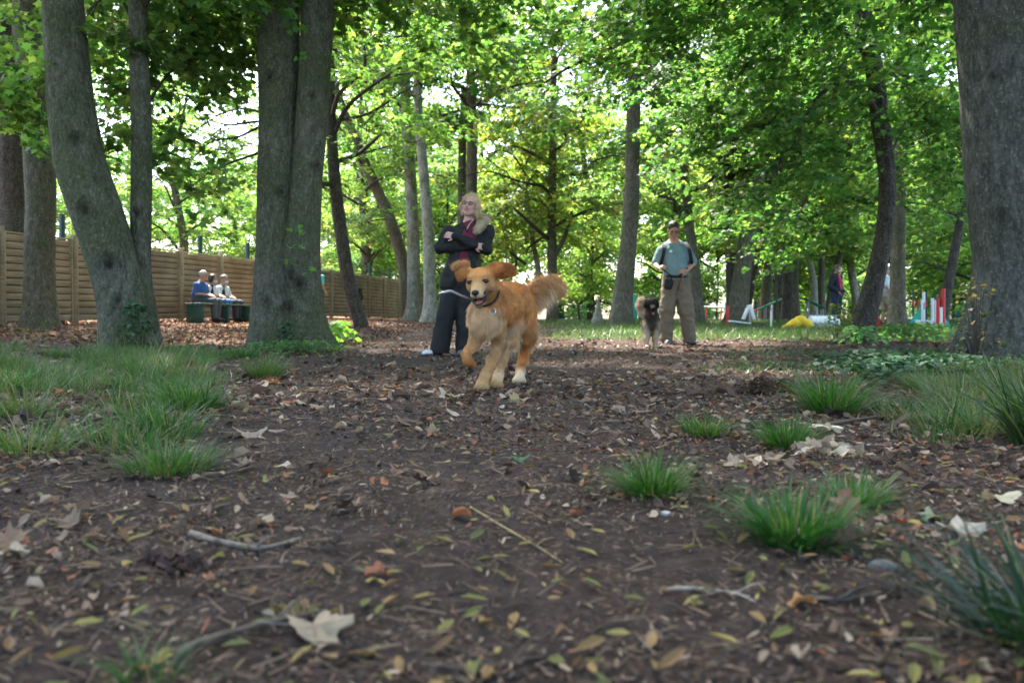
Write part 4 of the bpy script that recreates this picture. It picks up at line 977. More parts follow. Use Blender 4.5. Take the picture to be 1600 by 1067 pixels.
o = obj('leash', mesh_from('leash', nocol(tube(q, [.011, .010, .010, .010, .011], seg=8, n=30)+tube(np.array([Pm(1060, 430, -.26), Pm(1058, 440, -.24), Pm(1054, 456, -.20), Pm(1053, 462, -.18)]), [.006]*4, seg=6, n=14))), m_cloth('leash_strap', (.008, .008, .01), .6))
o.location = man_root.location; tag(o, 'black leash held in both hands of the man in the pale blue polo', 'leash')

# ---------------------------------------------------------------- the golden dog
def WD(px, py, d): return W(px, py, d)
def build_dog():
    x0, y0 = W(780, 600, 4.6)[:2]; z0 = gz(x0, y0)[0]; base = np.array([x0, y0, z0])
    root = thing('dog', 'long haired golden dog running towards the camera with ears flying and mouth open', 'dog', base)
    Q = lambda px, py, d: W(px, py, d)-base
    GOLD = (.64, .30, .105); RED = (.50, .185, .055); CRM = (.74, .58, .40); LT = (.60, .36, .18); BLK = (.012, .010, .010)
    f = nrm(np.array([-.21, -.95, -.20])); sd = nrm(np.cross(f, [0, 0, 1.])); sd = -sd if sd[0] < 0 else sd; up = nrm(np.cross(sd, f)); up = -up if up[2] < 0 else up
    # slight head tilt
    R = np.stack([sd, f, up], 1)@rotm('Y', -4); hc = Q(752, 438, 4.28); T_ = lambda x, y, z: hc+R@np.array([x, y, z-.14*max(y-.03, 0)-(.010*min(max(y, 0)/.1, 1) if z < -.062 else 0)])
    s = SDF()
    bk = tuple(nrm(np.array([.25, .75, -.35]))); dn = (.05, .25, -1)
    # trunk
    s.cone(hc-f*.03+np.array([.01, .02, -.02]), Q(772, 474, 4.46), .070, .098, k=.04, col=GOLD, fl=0.0186, fd=(.15, .3, -.8))
    s.ell(Q(757, 496, 4.40), (.088, .080, .110), k=.05, col=(.68, .48, .29), fl=0.0298, fd=(.0, -.1, -1))
    s.cone(Q(776, 477, 4.52), Q(800, 476, 4.86), .112, .110, k=.05, col=GOLD, fl=0.0211, fd=bk)
    s.cone(Q(790, 462, 4.62), Q(806, 464, 4.9), .070, .075, k=.04, col=RED, fl=0.0211, fd=bk)
    s.cone(Q(800, 477, 4.86), Q(813, 480, 5.03), .106, .090, k=.05, col=GOLD, fl=0.0211, fd=bk)
    s.cone(Q(785, 503, 4.65), Q(806, 503, 4.92), .066, .050, k=.05, col=CRM, fl=0.0372, fd=(.1, .2, -1))
    # legs
    s.chain([Q(750, 508, 4.44), Q(742, 535, 4.44), Q(728, 554, 4.32)], [.050, .031, .021], k=.03, col=LT, fl=0.0161, fd=dn)
    s.chain([Q(728, 554, 4.32), Q(731, 564, 4.30), Q(738, 569, 4.33)], [.023, .025, .022], k=.02, col=(.42, .17, .06), fl=0.0074, fd=dn)
    s.chain([Q(776, 508, 4.46), Q(780, 538, 4.50), Q(769, 564, 4.44), Q(760, 584, 4.39)], [.055, .035, .026, .023], k=.03, col=LT, fl=0.0161, fd=dn)
    s.cone(Q(760, 584, 4.39), Q(753, 599, 4.35), .029, .032, k=.02, col=LT, fl=0.0087, fd=dn)
    s.chain([Q(806, 495, 4.92), Q(796, 532, 4.74), Q(786, 560, 4.66), Q(779, 585, 4.53)], [.068, .040, .024, .020], k=.03, col=LT, fl=0.0149, fd=dn)
    s.cone(Q(779, 585, 4.53), Q(775, 600, 4.45), .027, .030, k=.02, col=CRM, fl=0.0087, fd=dn)
    s.chain([Q(818, 494, 5.01), Q(823, 526, 4.92), Q(818, 556, 4.99), Q(813, 580, 4.95)], [.078, .048, .024, .020], k=.03, col=GOLD, fl=0.0211, fd=(.1, .4, -1))
    s.cone(Q(813, 580, 4.95), Q(812, 592, 4.88), .026, .030, k=.02, col=CRM, fl=0.0087, fd=dn)
    # paws with toes
    for (a, b_, c_, col) in ((753, 600, 4.33, LT), (775, 601.5, 4.43, LT), (811, 592.5, 4.86, CRM)):
        p = Q(a, b_, c_); p[2] = gz(*(p+base)[:2])[0]-z0+.026
        s.ell(p, (.034, .042, .026), k=.015, col=col, fl=0.0062, fd=dn)
        for i in range(4):
            tx = (-1.5+i)*.0185; s.cone(p+np.array([tx, -.022, .004]), p+np.array([tx*1.15, -.052+abs(tx)*.4, -.008]), .0125, .0125, k=.005, col=col, fl=0.0037, fd=(0, -1, -.4))
            s.cone(p+np.array([tx*1.15, -.062+abs(tx)*.4, -.010]), p+np.array([tx*1.15, -.072+abs(tx)*.4, -.017]), .0045, .003, k=.002, col=BLK, fl=0.0000)
            if col is LT: s.ell(p+np.array([tx*1.15, -.054+abs(tx)*.4, -.020]), (.010, .010, .008), k=.003, col=(.04, .025, .02), fl=0.0000)
    # tail
    tl = [Q(824, 464, 5.06), Q(840, 452, 5.14), Q(854, 441, 5.18), Q(863, 441, 5.2), Q(869, 450, 5.2)]
    s.chain(tl, [.034, .028, .024, .022, .014], k=.02, col=(.62, .32, .14), fl=0.0527, fd=(.40, .1, -.9))
    # head
    s.ell(T_(0, 0, .012), (.070, .085, .056), R=R, k=.03, col=GOLD, fl=0.0074, fd=(0, .6, .2))
    for x in (-1, 1):
        s.ell(T_(x*.040, .012, -.028), (.038, .050, .038), R=R, k=.03, col=LT, fl=0.0136, fd=(x*.5, .6, -.5))
        s.ell(T_(x*.028, .052, .032), (.022, .026, .017), R=R, k=.02, col=GOLD, fl=0.0050, fd=(0, .6, .3))
    s.cone(T_(0, .050, -.012), T_(0, .122, -.036), .042, .0315, k=.025, col=LT, fl=0.0037, fd=tuple(-f))
    s.ell(T_(-.014, .120, -.047), (.017, .028, .015), R=R, k=.012, col=CRM, fl=0.0031, fd=tuple(-f)); s.ell(T_(.014, .120, -.047), (.017, .028, .015), R=R, k=.012, col=CRM, fl=0.0031, fd=tuple(-f))
    # mouth
    s.cone(T_(0, .01, -.066), T_(0, .105, -.096), .032, .018, k=.02, col=LT, fl=0.0074, fd=(0, .3, -1))
    s.ell(T_(0, .100, -.070), (.026, .060, .013), R=R@rotm('X', -12), k=.006, col=(.03, .012, .012), sub=True); s.p[-1]['w'] = 2.0
    for x in (-1, 1):
        s.chain([T_(x*.040, .035, -.052), T_(x*.033, .075, -.062), T_(x*.022, .120, -.062)], [.0055, .0055, .005], k=.004, col=BLK, fl=0.0000)
        s.chain([T_(x*.038, .035, -.062), T_(x*.028, .080, -.083), T_(x*.013, .113, -.090)], [.006, .006, .005], k=.004, col=BLK, fl=0.0000)
        s.ell(T_(x*.0425, .066, .012), (.0150, .010, .0105), R=R, k=.004, col=(.02, .012, .01), fl=0.0000)
    # ears flying out
    DR = (.30, .105, .035)
    Rl = R@rotm('Y', 18)@rotm('Z', 12); s.ell(T_(-.090, -.005, .060), (.054, .012, .032), R=Rl, k=.02, col=GOLD, fl=0.0186, fd=(-.7, .3, .1))
    s.ell(T_(-.110, -.004, .038), (.026, .012, .030), R=R, k=.015, col=RED, fl=0.0161, fd=(-.4, 0, -.8))
    Rr = R@rotm('Y', 4)@rotm('Z', -10); s.ell(T_(.118, -.010, .052), (.070, .012, .034), R=Rr, k=.022, col=DR, fl=0.0174, fd=(.9, .2, -.1))
    s.cone(T_(.055, -.005, .045), T_(.10, -.005, .052), .026, .028, k=.02, col=RED, fl=0.0124, fd=(.8, .2, 0))
    V, Fq = s.build(.0045); C, L, D = s.attrs(V, .012)
    # small sharp features keep hard colour edges
    Nn = vnormals(V, Fq); wx = V+base
    pat = fbm(V*9, 3, 3)[:, None]; C = C*(1+.18*pat)
    obj('body', mesh_from('body', [(V, Fq, np.clip(C*.9, 0, 1))]), M_hide, root)
    gs = fur(V, Fq, C, np.where(L > .018, L*1.45, L), D, 230000, .0009, 9, .22, .15, .50)
    obj('coat', mesh_from('coat', gs, False), M_fur, root)
    # tail plume and trousers feathering, ear fringe
    def plume(curve, n, Ln, dirv, col, seed, wd=.0011, spread=.02):
        r = np.random.default_rng(seed); c = catmull(np.array(curve), 60); i = r.integers(0, 60, n); P = c[i]+r.normal(0, spread, (n, 3))
        d = nrm(np.asarray(dirv)+r.normal(0, .28, (n, 3))); l = Ln*r.uniform(.5, 1.15, n); wv = .3*np.stack([vnoise(P*20, k) for k in range(3)], -1)
        P1 = P+(d+wv)*l[:, None]*.5; P2 = P1+nrm(d+np.array([0, 0, -.35])+wv)*l[:, None]*.5; s_ = nrm(r.normal(0, 1, (n, 3)))*wd
        cc = np.array(col)[r.integers(0, len(col), n)]*(1+r.uniform(-.2, .2, (n, 1)))*(1+.25*vnoise(P*22, 8))[:, None]
        Vv = np.stack([P-s_, P+s_, P1-s_*.8, P1+s_*.8, P2], 1).reshape(-1, 3); f_ = np.arange(n)[:, None]*5
        return [(Vv, f_+np.array([[0, 1, 3, 2]]), np.repeat(np.clip(cc, 0, 1), 5, 0)), (Vv, f_+np.array([[2, 3, 4]]), np.repeat(np.clip(cc, 0, 1), 5, 0))]
    gs = plume(tl, 14000, .085, (.60, .15, -.6), [(.60, .32, .15), (.72, .50, .30), (.52, .25, .10)], 1)+plume(tl[:3], 9000, .125, (.35, .1, -.9), [(.78, .60, .42), (.72, .50, .30)], 2)
    gs += plume([Q(786, 522, 4.7), Q(797, 526, 4.82), Q(808, 524, 4.94)], 3500, .075, (.05, .1, -1), [CRM, (.72, .56, .38)], 3, spread=.022)
    gs += plume([Q(835, 500, 5.08), Q(834, 522, 5.02), Q(828, 540, 4.99)], 2200, .05, (.35, .3, -.9), [CRM, LT], 4, spread=.010)
    gs += plume([Q(750, 490, 4.36), Q(757, 508, 4.35), Q(766, 515, 4.37)], 1800, .035, (.0, -.2, -1), [CRM, LT], 5, spread=.014)
    gs += plume([Q(787, 520, 4.5), Q(787, 545, 4.52), Q(776, 570, 4.48)], 1800, .035, (.3, .5, -.8), [LT, CRM], 6, spread=.008)
    gs += plume([T_(-.06, 0, .088), T_(-.10, 0, .088), T_(-.145, 0, .07)], 900, .035, (-.5, .2, .6), [LT, GOLD], 7, wd=.0012, spread=.006)
    gs += plume([T_(.07, 0, .02), T_(.12, 0, .016), T_(.185, 0, .03)], 900, .03, (.5, .2, -.4), [DR, RED], 8, wd=.0012, spread=.006)
    obj('feathering', mesh_from('feathering', gs, False), M_fur, root)
    def part(nm, f_, mt, vox=.0022):
        q = SDF(); f_(q); V_, F_ = q.build(vox); return obj(nm, mesh_from(nm, [(V_, F_, None)]), mt, root)
    Mn = m_simple('dog_nose', (.012, .010, .010), .35, .1, 200, .3); Me = m_simple('dog_eye', (.014, .007, .004), .08, 0, 10, 0, spec=.8); Mt = m_simple('dog_tongue', (.52, .17, .17), .35, .1, 80, .2)
    def fn(q):
        q.ell(T_(0, .149, -.026), (.021, .014, .0155), R=R, k=.005); q.cone(T_(0, .152, -.036), T_(0, .148, -.052), .004, .003, k=.006)
        for x in (-1, 1): q.ell(T_(x*.009, .165, -.028), (.0048, .007, .0045), R=R, k=.002, sub=True)
    part('nose', fn, Mn)
    for x in (-1, 1):
        part('eye', lambda q: q.ell(T_(x*.0420, .0715, .010), (.0150, .0110, .0120), R=R, k=.004), Me)
        part('eyelid', lambda q: q.chain([T_(x*.0250, .0800, .006), T_(x*.034, .0840, .0200), T_(x*.051, .078, .0185), T_(x*.059, .068, .006)], [.0034, .004, .004, .003], k=.003), Mn)
    def fm(q):
        for x in (-1, 1):
            q.chain([T_(x*.041, .035, -.055), T_(x*.034, .075, -.066), T_(x*.022, .120, -.066)], [.006, .0055, .0045], k=.004)
            q.chain([T_(x*.040, .033, -.060), T_(x*.029, .080, -.082), T_(x*.013, .114, -.089)], [.006, .0055, .004], k=.004)
        q.chain([T_(-.013, .114, -.089), T_(0, .122, -.089), T_(.013, .114, -.089)], [.004, .004, .004], k=.004)
    part('lips', fm, Mn)
    part('tongue', lambda q: q.ell(T_(.002, .088, -.079), (.019, .040, .0065), R=R@rotm('X', -14), k=.004), Mt)
    # collar, ring and flying chain
    nc = hc-f*.03+np.array([.012, .03, -.075]); ax = nrm(Q(772, 474, 4.46)-hc)
    cl = obj('collar', mesh_from('collar', ring(nc, ax+np.array([0, .1, 0]), .079, .0065)), m_simple('collar_leather', (.012, .011, .012), .4, .1, 40, .1), root)
    steel = m_simple('steel', (.62, .63, .66), .25, .05, 40, 0, metal=1)
    obj('collar_ring', mesh_from('collar_ring', ring(Q(770, 486, 4.33), (0.3, -1, 0), .016, .0032)), steel, cl)
    pts = catmull(np.array([Q(733, 467, 4.30), Q(718, 461, 4.28), Q(704, 455, 4.26), Q(693, 457, 4.25)]), 20); g = []
    for i in range(19):
        c = (pts[i]+pts[i+1])/2; dd = nrm(pts[i+1]-pts[i]); n_ = np.cross(dd, [0, 0, 1.] if i % 2 else [0, 1., 0])
        n_ = nrm(n_); b_ = np.cross(n_, dd); th = np.linspace(0, 2*np.pi, 13); g += tube(np.array([c+dd*.0095*math.cos(t)+b_*.0055*math.sin(t) for t in th]), np.full(13, .0017), seg=5, cap=False)
    ch = obj('chain_leash', mesh_from('chain_leash', nocol(g)), steel, root)
    obj('clip', mesh_from('clip', nocol(tube(np.array([Q(694, 457, 4.25), Q(690, 457.5, 4.25), Q(686, 459, 4.25)]), [.006, .009, .006], seg=8))), steel, ch)
    return root
build_dog()

# ---------------------------------------------------------------- the dark faced dog
def build_dog2():
    d0 = 10.6; x0 = (1018-800)/FPX*d0; z0 = gz(x0, d0)[0]; k_ = FPX/d0; zb = z0
    root = thing('dog', 'shaggy tan and black dog with black face walking beside the man', 'dog', (x0, d0, z0))
    P = lambda px, py, y=0.: np.array([(px-1018)/k_, y, HC+(YH-py)/FPX*(d0+y)-z0])
    TAN_ = (.32, .25, .18); BK = (.014, .012, .012); DG = (.10, .07, .05); dn = (0, .2, -1)
    s = SDF()
    s.ell(P(1017, 473, -.05), (.078, .085, .075), k=.03, col=BK, fl=.02, fd=dn); s.cone(P(1017, 478, -.10), P(1017, 483, -.19), .045, .030, k=.03, col=BK, fl=.008, fd=dn)
    s.ell(P(1017, 481, -.205), (.014, .012, .011), k=.006, col=(.010, .010, .010), fl=.003, fd=dn)
    for sx in (-1, 1):
        s.ell(P(1017+sx*9, 474, -.04), (.022, .03, .060), R=eul(0, 0, -sx*14), k=.015, col=BK, fl=.035, fd=(sx*.3, 0, -1))
        s.ell(P(1017+sx*3.6, 471.5, -.126), (.009, .006, .007), k=.002, col=(.06, .035, .02), fl=0)
    s.cone(P(1018, 482, .02), P(1020, 500, .08), .075, .098, k=.04, col=DG, fl=.04, fd=dn)
    s.cone(P(1020, 505, .10), P(1026, 506, .50), .105, .10, k=.04, col=TAN_, fl=.04, fd=(0, .8, -.4))
    s.cone(P(1018, 492, .0), P(1018, 510, .02), .055, .045, k=.03, col=(.05, .035, .03), fl=.05, fd=dn)
    for px_, dx, yy in ((1011, -1, .0), (1026, 0, .03)):
        s.chain([P(px_+1, 508, .05), P(px_, 528, .02+yy), P(px_-.5, 543, -.02+yy)], [.050, .030, .021], k=.03, col=(.42, .33, .25), fl=.02, fd=dn)
        p = P(px_-.5, 545, -.04+yy); p[2] = .022
        s.ell(p, (.032, .042, .022), k=.015, col=(.46, .36, .26), fl=.01, fd=dn)
    for px_, yy in ((1018, .55), (1032, .55)):
        s.chain([P(px_+4, 505, yy), P(px_+3, 522, yy-.06), P(px_+2, 532, yy+.03)], [.085, .05, .028], k=.03, col=TAN_, fl=.03, fd=dn); e = P(px_+2, 545, yy); e[2] = .03
        s.cone(P(px_+2, 532, yy+.03), e, .027, .028, k=.01, col=TAN_, fl=.01, fd=dn)
    s.chain([P(1025, 500, .58), P(1017, 490, .62), P(1013, 478, .62), P(1014, 470, .60)], [.03, .04, .050, .040], k=.03, col=(.50, .40, .30), fl=.07, fd=(-.3, .2, .3))
    V, Fq = s.build(.0075); C, L, D = s.attrs(V, .014)
    q_ = SDF(); q_.ell(P(1017, 489, -.17), (.017, .028, .007), k=.003); q_.ell(P(1017, 491, -.195), (.014, .010, .012), k=.006); V_, F_ = q_.build(.004); obj('tongue', mesh_from('tongue', [(V_, F_, None)]), m_simple('tongue_pink', (.38, .13, .13), .5, .1, 50, .1), root)
    obj('body', mesh_from('body', [(V, Fq, C)]), M_hide, root)
    obj('coat', mesh_from('coat', fur(V, Fq, C, L*.62, D, 50000, .0018, 19, .35, .2, .5, .2), False), M_fur, root)
    obj('harness', mesh_from('harness', ring(P(1019, 493, .05), (0, .5, 1), .094, .007)), m_simple('harness_webbing', (.06, .06, .065), .5, .1, 20, 0), root)
build_dog2()

# ---------------------------------------------------------------- people farther off
def far_person(label, px, d0, rz, shirt, legs, hair, J, mask=False, vest=None, vox=.011, skin=(.42, .23, .16), sleeve=1.0, shoes=(.03, .03, .035), shorts=None, sc_=1.0, z0=None, hairlong=False, shirtname='shirt'):
    x0 = (px-800)/FPX*d0; z0 = gz(x0, d0)[0] if z0 is None else z0
    root = thing('person', label, 'person', (x0, d0, z0)); root.rotation_euler = (0, 0, math.radians(rz))
    A = {k: np.array(v_, float) for k, v_ in J.items()}
    s = SDF(); R = eul(A.get('hy', np.array(0.)), 5, 0); T_ = add_head(s, A['head'], R, 1.0, skin)
    s.cone(A['head']+np.array([0, .03, -.05]), A['neck'], .055, .06, k=.02, col=skin)
    s.chain([A['neck'], A['chest'], A['pelvis']], [.09, .13, .13], k=.04, col=skin)
    for k_ in 'LR':
        s.cone(A['sh'+k_], A['el'+k_], .048, .040, k=.02, col=skin); s.cone(A['el'+k_], A['wr'+k_], .040, .028, k=.02, col=skin)
        add_hand(s, A['wr'+k_], A['wr'+k_]-A['el'+k_]+np.array([0, -.05, -.02]), np.array([0, -.3, 1.]), side=1 if k_ == 'L' else -1, curl=.5, skin=skin, sc_=1.05)
        s.chain([A['hp'+k_], A['kn'+k_], A['an'+k_]], [.085, .06, .042], k=.02, col=skin)
    sdf_obj(s, 'body', M_skin, root, vox*.8, kc=.008)
    s = SDF(); s.chain([A['neck']+np.array([0, 0, -.05]), A['chest'], (A['chest']+A['pelvis'])/2, A['pelvis']+np.array([0, 0, .03])], [.12, .165, .17, .155], k=.05); s.cone(A['shL'], A['shR'], .068, .068, k=.05)
    for k_ in 'LR':
        if sleeve > 1: s.cone(A['sh'+k_], A['el'+k_], .074, .064, k=.03); s.cone(A['el'+k_], A['wr'+k_], .064, .048, k=.03)
        else: s.cone(A['sh'+k_], A['sh'+k_]+(A['el'+k_]-A['sh'+k_])*.75, .074, .070, k=.03)
    s.cone(A['neck']+np.array([0, -.02, .03]), A['head'], .062, .08, k=.01, sub=True)
    if vest is not None and shirtname == 'jacket': s.cone(A['neck']+np.array([0, -.20, .0]), A['pelvis']+np.array([0, -.26, .1]), .12, .10, k=.01, sub=True)
    sdf_obj(s, shirtname, m_cloth('cloth_'+str(abs(hash(label)) % 999), shirt), root, vox, folds(.010, 3, 7, 8), plain=True)
    if vest is not None:
        s = SDF(); rr = .0 if shirtname == 'jacket' else .018
        s.chain([A['neck']+np.array([0, .0, -.05]), A['chest'], (A['chest']+A['pelvis'])/2, A['pelvis']+np.array([0, 0, .04])], [.115+rr, .155+rr, .16+rr, .145+rr], k=.05)
        if shirtname != 'jacket':
            s.cone(A['neck']+np.array([0, -.2, -.02]), A['pelvis']+np.array([0, -.26, .1]), .12, .12, k=.01, sub=True)
        s.cone(A['neck']+np.array([0, -.02, .03]), A['head'], .07, .08, k=.01, sub=True)
        sdf_obj(s, 'vest' if shirtname != 'jacket' else 'sweater', m_cloth('vest_'+str(int(px)), vest), root, vox, plain=True)
    s = SDF(); s.cone(A['hpL'], A['hpR'], .13, .13, k=.04)
    for k_ in 'LR':
        if shorts: m_ = A['kn'+k_]; s.cone(A['hp'+k_], m_, .115, .095, k=.03)
        else: s.chain([A['hp'+k_], A['kn'+k_], A['an'+k_]+np.array([0, 0, .04])], [.115, .088, .075], k=.03)
    sdf_obj(s, 'shorts' if shorts else 'trousers', m_cloth('legs_'+str(int(px)), legs), root, vox, folds(.012, 8, 7, 7), plain=True)
    for k_ in 'LR':
        a = A['an'+k_]; shoe(root, np.array([a[0], a[1]+.06, a[2]-.06]), np.array([a[0], a[1]-.20, a[2]-.06]), shoes, tuple(np.array(shoes)*.5), vox)
    s = SDF(); s.ell(T_(0, .03, .05), (.083, .100, .084), R=R, k=.01, col=hair); s.ell(T_(0, -.095, .0), (.072, .070, .085), R=R, k=.01, sub=True)
    if hairlong:
        for sx in (-1, 1): s.chain([T_(sx*.06, .01, .06), T_(sx*.085, .01, -.02), T_(sx*.08, .02, -.08)], [.045, .045, .03], k=.02, col=hair)
        s.ell(T_(0, .07, -.03), (.08, .05, .09), R=R, k=.02, col=hair)
    else: s.rbox(T_(0, .02, -.12), (.12, .14, .09), .01, R=R, k=.02, sub=True)
    sdf_obj(s, 'hair', M_hair, root, vox*.8, folds(.008, 5, 30, 30))
    if mask:
        s = SDF(); s.ell(T_(0, -.062, -.052), (.056, .050, .045), R=R, k=.01); s.ell(T_(0, -.02, -.04), (.05, .07, .08), R=R, k=.004, sub=True)
        sdf_obj(s, 'face_mask', m_cloth('mask_'+str(int(px)), (.45, .58, .62)), root, .006, plain=True)
    return root
def sit(lean=0., hand=.0, h=1.14):
    return dict(head=(0, -.04+lean, h), neck=(0, .02+lean*.6, h-.19), chest=(0, .03+lean*.4, h-.36), pelvis=(0, .06, .55), shL=(-.19, .02+lean*.6, h-.24), shR=(.19, .02+lean*.6, h-.24),
                elL=(-.25, -.04, .70), elR=(.25, -.04, .70), wrL=(-.10, -.26+hand, .66), wrR=(.10, -.26+hand, .66), hpL=(-.09, .02, .52), hpR=(.09, .02, .52), knL=(-.11, -.42, .50), knR=(.11, -.42, .50), anL=(-.10, -.42, .10), anR=(.10, -.38, .10))
zb = float(gz(-7.9, 20.3)[0])
far_person('grey haired man in royal blue shirt sitting at the left end of the green bench', 313, 19.6, 82, (.035, .10, .32), (.06, .075, .09), (.40, .40, .42), sit(-.06), z0=zb)
far_person('seated person with dark bushy hair and face mask in the middle of the green bench', 330, 20.35, 82, (.60, .62, .66), (.06, .14, .28), (.015, .011, .010), sit(-.02, h=1.10), mask=True, vest=(.02, .02, .025), z0=zb, hairlong=True)
far_person('grey haired masked person in white shirt and dark vest rightmost on the bench', 349, 21.1, 78, (.58, .62, .70), (.05, .06, .08), (.22, .20, .19), sit(.0, .03, h=1.12), mask=True, vest=(.02, .02, .025), z0=zb)
def stand(hands=0):
    j = dict(head=(0, -.04, 1.62), neck=(0, .01, 1.46), chest=(0, .02, 1.28), pelvis=(0, .01, .95), shL=(-.19, .01, 1.41), shR=(.19, .01, 1.41), elL=(-.25, .04, 1.14), elR=(.25, .04, 1.14), wrL=(-.22, -.10, .92), wrR=(.22, -.10, .92),
             hpL=(-.09, .0, .90), hpR=(.09, .0, .90), knL=(-.11, -.03, .50), knR=(.11, .0, .50), anL=(-.12, .0, .10), anR=(.12, .05, .10)); return j
j = stand(); j['wrL'] = (-.15, -.13, .98); j['elL'] = (-.26, .05, 1.12); j['wrR'] = (.15, -.13, .98)
far_person('masked man in dark jacket and pink sweater standing left of the dark twisting trunk', 1307, 22.5, 38, (.016, .015, .022), (.018, .026, .055), (.07, .06, .06), j, mask=True, vest=(.55, .02, .12), sleeve=2, shirtname='jacket', skin=(.28, .15, .11))
j = stand(); j['wrL'] = (-.24, -.16, .90); j['knL'] = (-.11, -.16, .52); j['anL'] = (-.11, -.05, .12); j['wrR'] = (.24, -.05, .88)
far_person('walker in white shirt and beige shorts half hidden by the straight slim trunk', 1383, 23.2, 80, (.58, .66, .72), (.34, .27, .20), (.2, .18, .16), j, shorts=True)
far_person('person in a turquoise shirt mostly hidden behind the twin trunk', 497, 26.5, 150, (.10, .42, .44), (.05, .07, .09), (.12, .09, .07), stand())
# ================================================================== FENCES, BENCH, DOG COURSE
def mc(gs): return [(v, f, None) for v, f, _ in gs]
M_wood = None
def b_wood(t, o):
    tc = N_(t, 'ShaderNodeTexCoord'); mp = N_(t, 'ShaderNodeMapping'); mp.inputs['Scale'].default_value = (1.2, 8, 22); t.links.new(tc.outputs['Object'], mp.inputs[0])
    n = N_(t, 'ShaderNodeTexNoise'); n.inputs['Scale'].default_value = 1.6; n.inputs['Detail'].default_value = 7; t.links.new(mp.outputs[0], n.inputs['Vector'])
    n2 = N_(t, 'ShaderNodeTexNoise'); n2.inputs['Scale'].default_value = 1.1; n2.inputs['Detail'].default_value = 4; t.links.new(tc.outputs['Object'], n2.inputs['Vector'])
    oi = N_(t, 'ShaderNodeObjectInfo')
    c = ramp(t, n.outputs[0], [(.3, (.24, .18, .115)), (.55, (.36, .28, .19)), (.75, (.45, .36, .25))])
    st = ramp(t, n2.outputs[0], [(.35, (.62, .62, .60)), (.6, (1, 1, 1))]); c = mixc(t, c, st, 1.0, 'MULTIPLY')
    rv = ramp(t, oi.outputs['Random'], [(0, .8), (1, 1.12)]); c = mixc(t, c, rv, 1.0, 'MULTIPLY')
    p = N_(t, 'ShaderNodeBsdfPrincipled'); p.inputs['Roughness'].default_value = .8; t.links.new(c, p.inputs['Base Color'])
    bp = N_(t, 'ShaderNodeBump'); bp.inputs['Strength'].default_value = .4; bp.inputs['Distance'].default_value = .005; t.links.new(n.outputs[0], bp.inputs['Height']); t.links.new(bp.outputs[0], p.inputs['Normal'])
    t.links.new(p.outputs[0], o.inputs[0])
M_wood = mat('fence_wood', b_wood)
fdir = nrm(np.array([.1923, 1, 0])); step = 1.885
A0 = np.array([-9.6, 14.95, 0.])
froot = thing('wooden_fence', 'wooden panel fence of overlapping horizontal slats running along the left side', 'fence', (A0[0], A0[1], gz(A0[0], A0[1])[0]))
fz = lambda q: .02+float(gsmooth(q[0], q[1]))
ang = math.atan2(fdir[1], fdir[0]); Rf = rotm('Z', math.degrees(ang))
panelm = None
for i in range(-4, 18):
    a = A0+fdir*step*i; b = A0+fdir*step*(i+1); za, zb_ = fz(a), fz(b); m_ = (a+b)/2; zm = (za+zb_)/2
    o = obj('post', mesh_from('post', mc(box((0, 0, .90), (.10, .10, 1.92), None, .008))), M_wood, froot) if i == -4 else obj('post', bpy.data.meshes['post'], None, froot)
    o.location = (a[0]-A0[0], a[1]-A0[1], za-froot.location[2]); o.rotation_euler = (0, 0, ang)
    if panelm is None:
        g = []; H_ = 1.68; n = 12; L_ = step-.11
        for k in range(n):
            z = .06+k*H_/n; g += box((0, -.012, z+H_/n*.5), (L_-.08, .014, H_/n*.86), rotm('X', 10), .003)
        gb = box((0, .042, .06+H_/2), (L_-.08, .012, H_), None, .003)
        for sx in (-1, 1): g += box((sx*(L_/2-.02), -.034, .06+H_/2), (.045, .03, H_+.04), None, .004)+box((sx*(L_/2-.02), .036, .06+H_/2), (.045, .03, H_+.04), None, .004)
        g += box((0, 0, H_+.085), (L_, .055, .028), None, .004)
        panelm = mesh_from('slat_panel', mc(g)); backm = mesh_from('shade_backing', mc(gb)); backm.materials.append(m_simple('shade_batten', (.07, .048, .03), .9, .2, 6, .2))  # shadow in the slat gaps painted as a darker board behind them
    p = obj('slat_panel', panelm, None, froot)
    if not panelm.materials: panelm.materials.append(M_wood)
    q_ = obj('shade_backing', backm, None, p)
    p.location = (m_[0]-A0[0], m_[1]-A0[1], zm-froot.location[2]); p.rotation_euler = (0, -math.atan2(zb_-za, step), ang)
M_green = m_simple('dark_green_metal', (.012, .05, .04), .4, .1, 20, 0)
M_teal = m_simple('teal_metal', (.03, .22, .18), .5, .1, 20, 0)
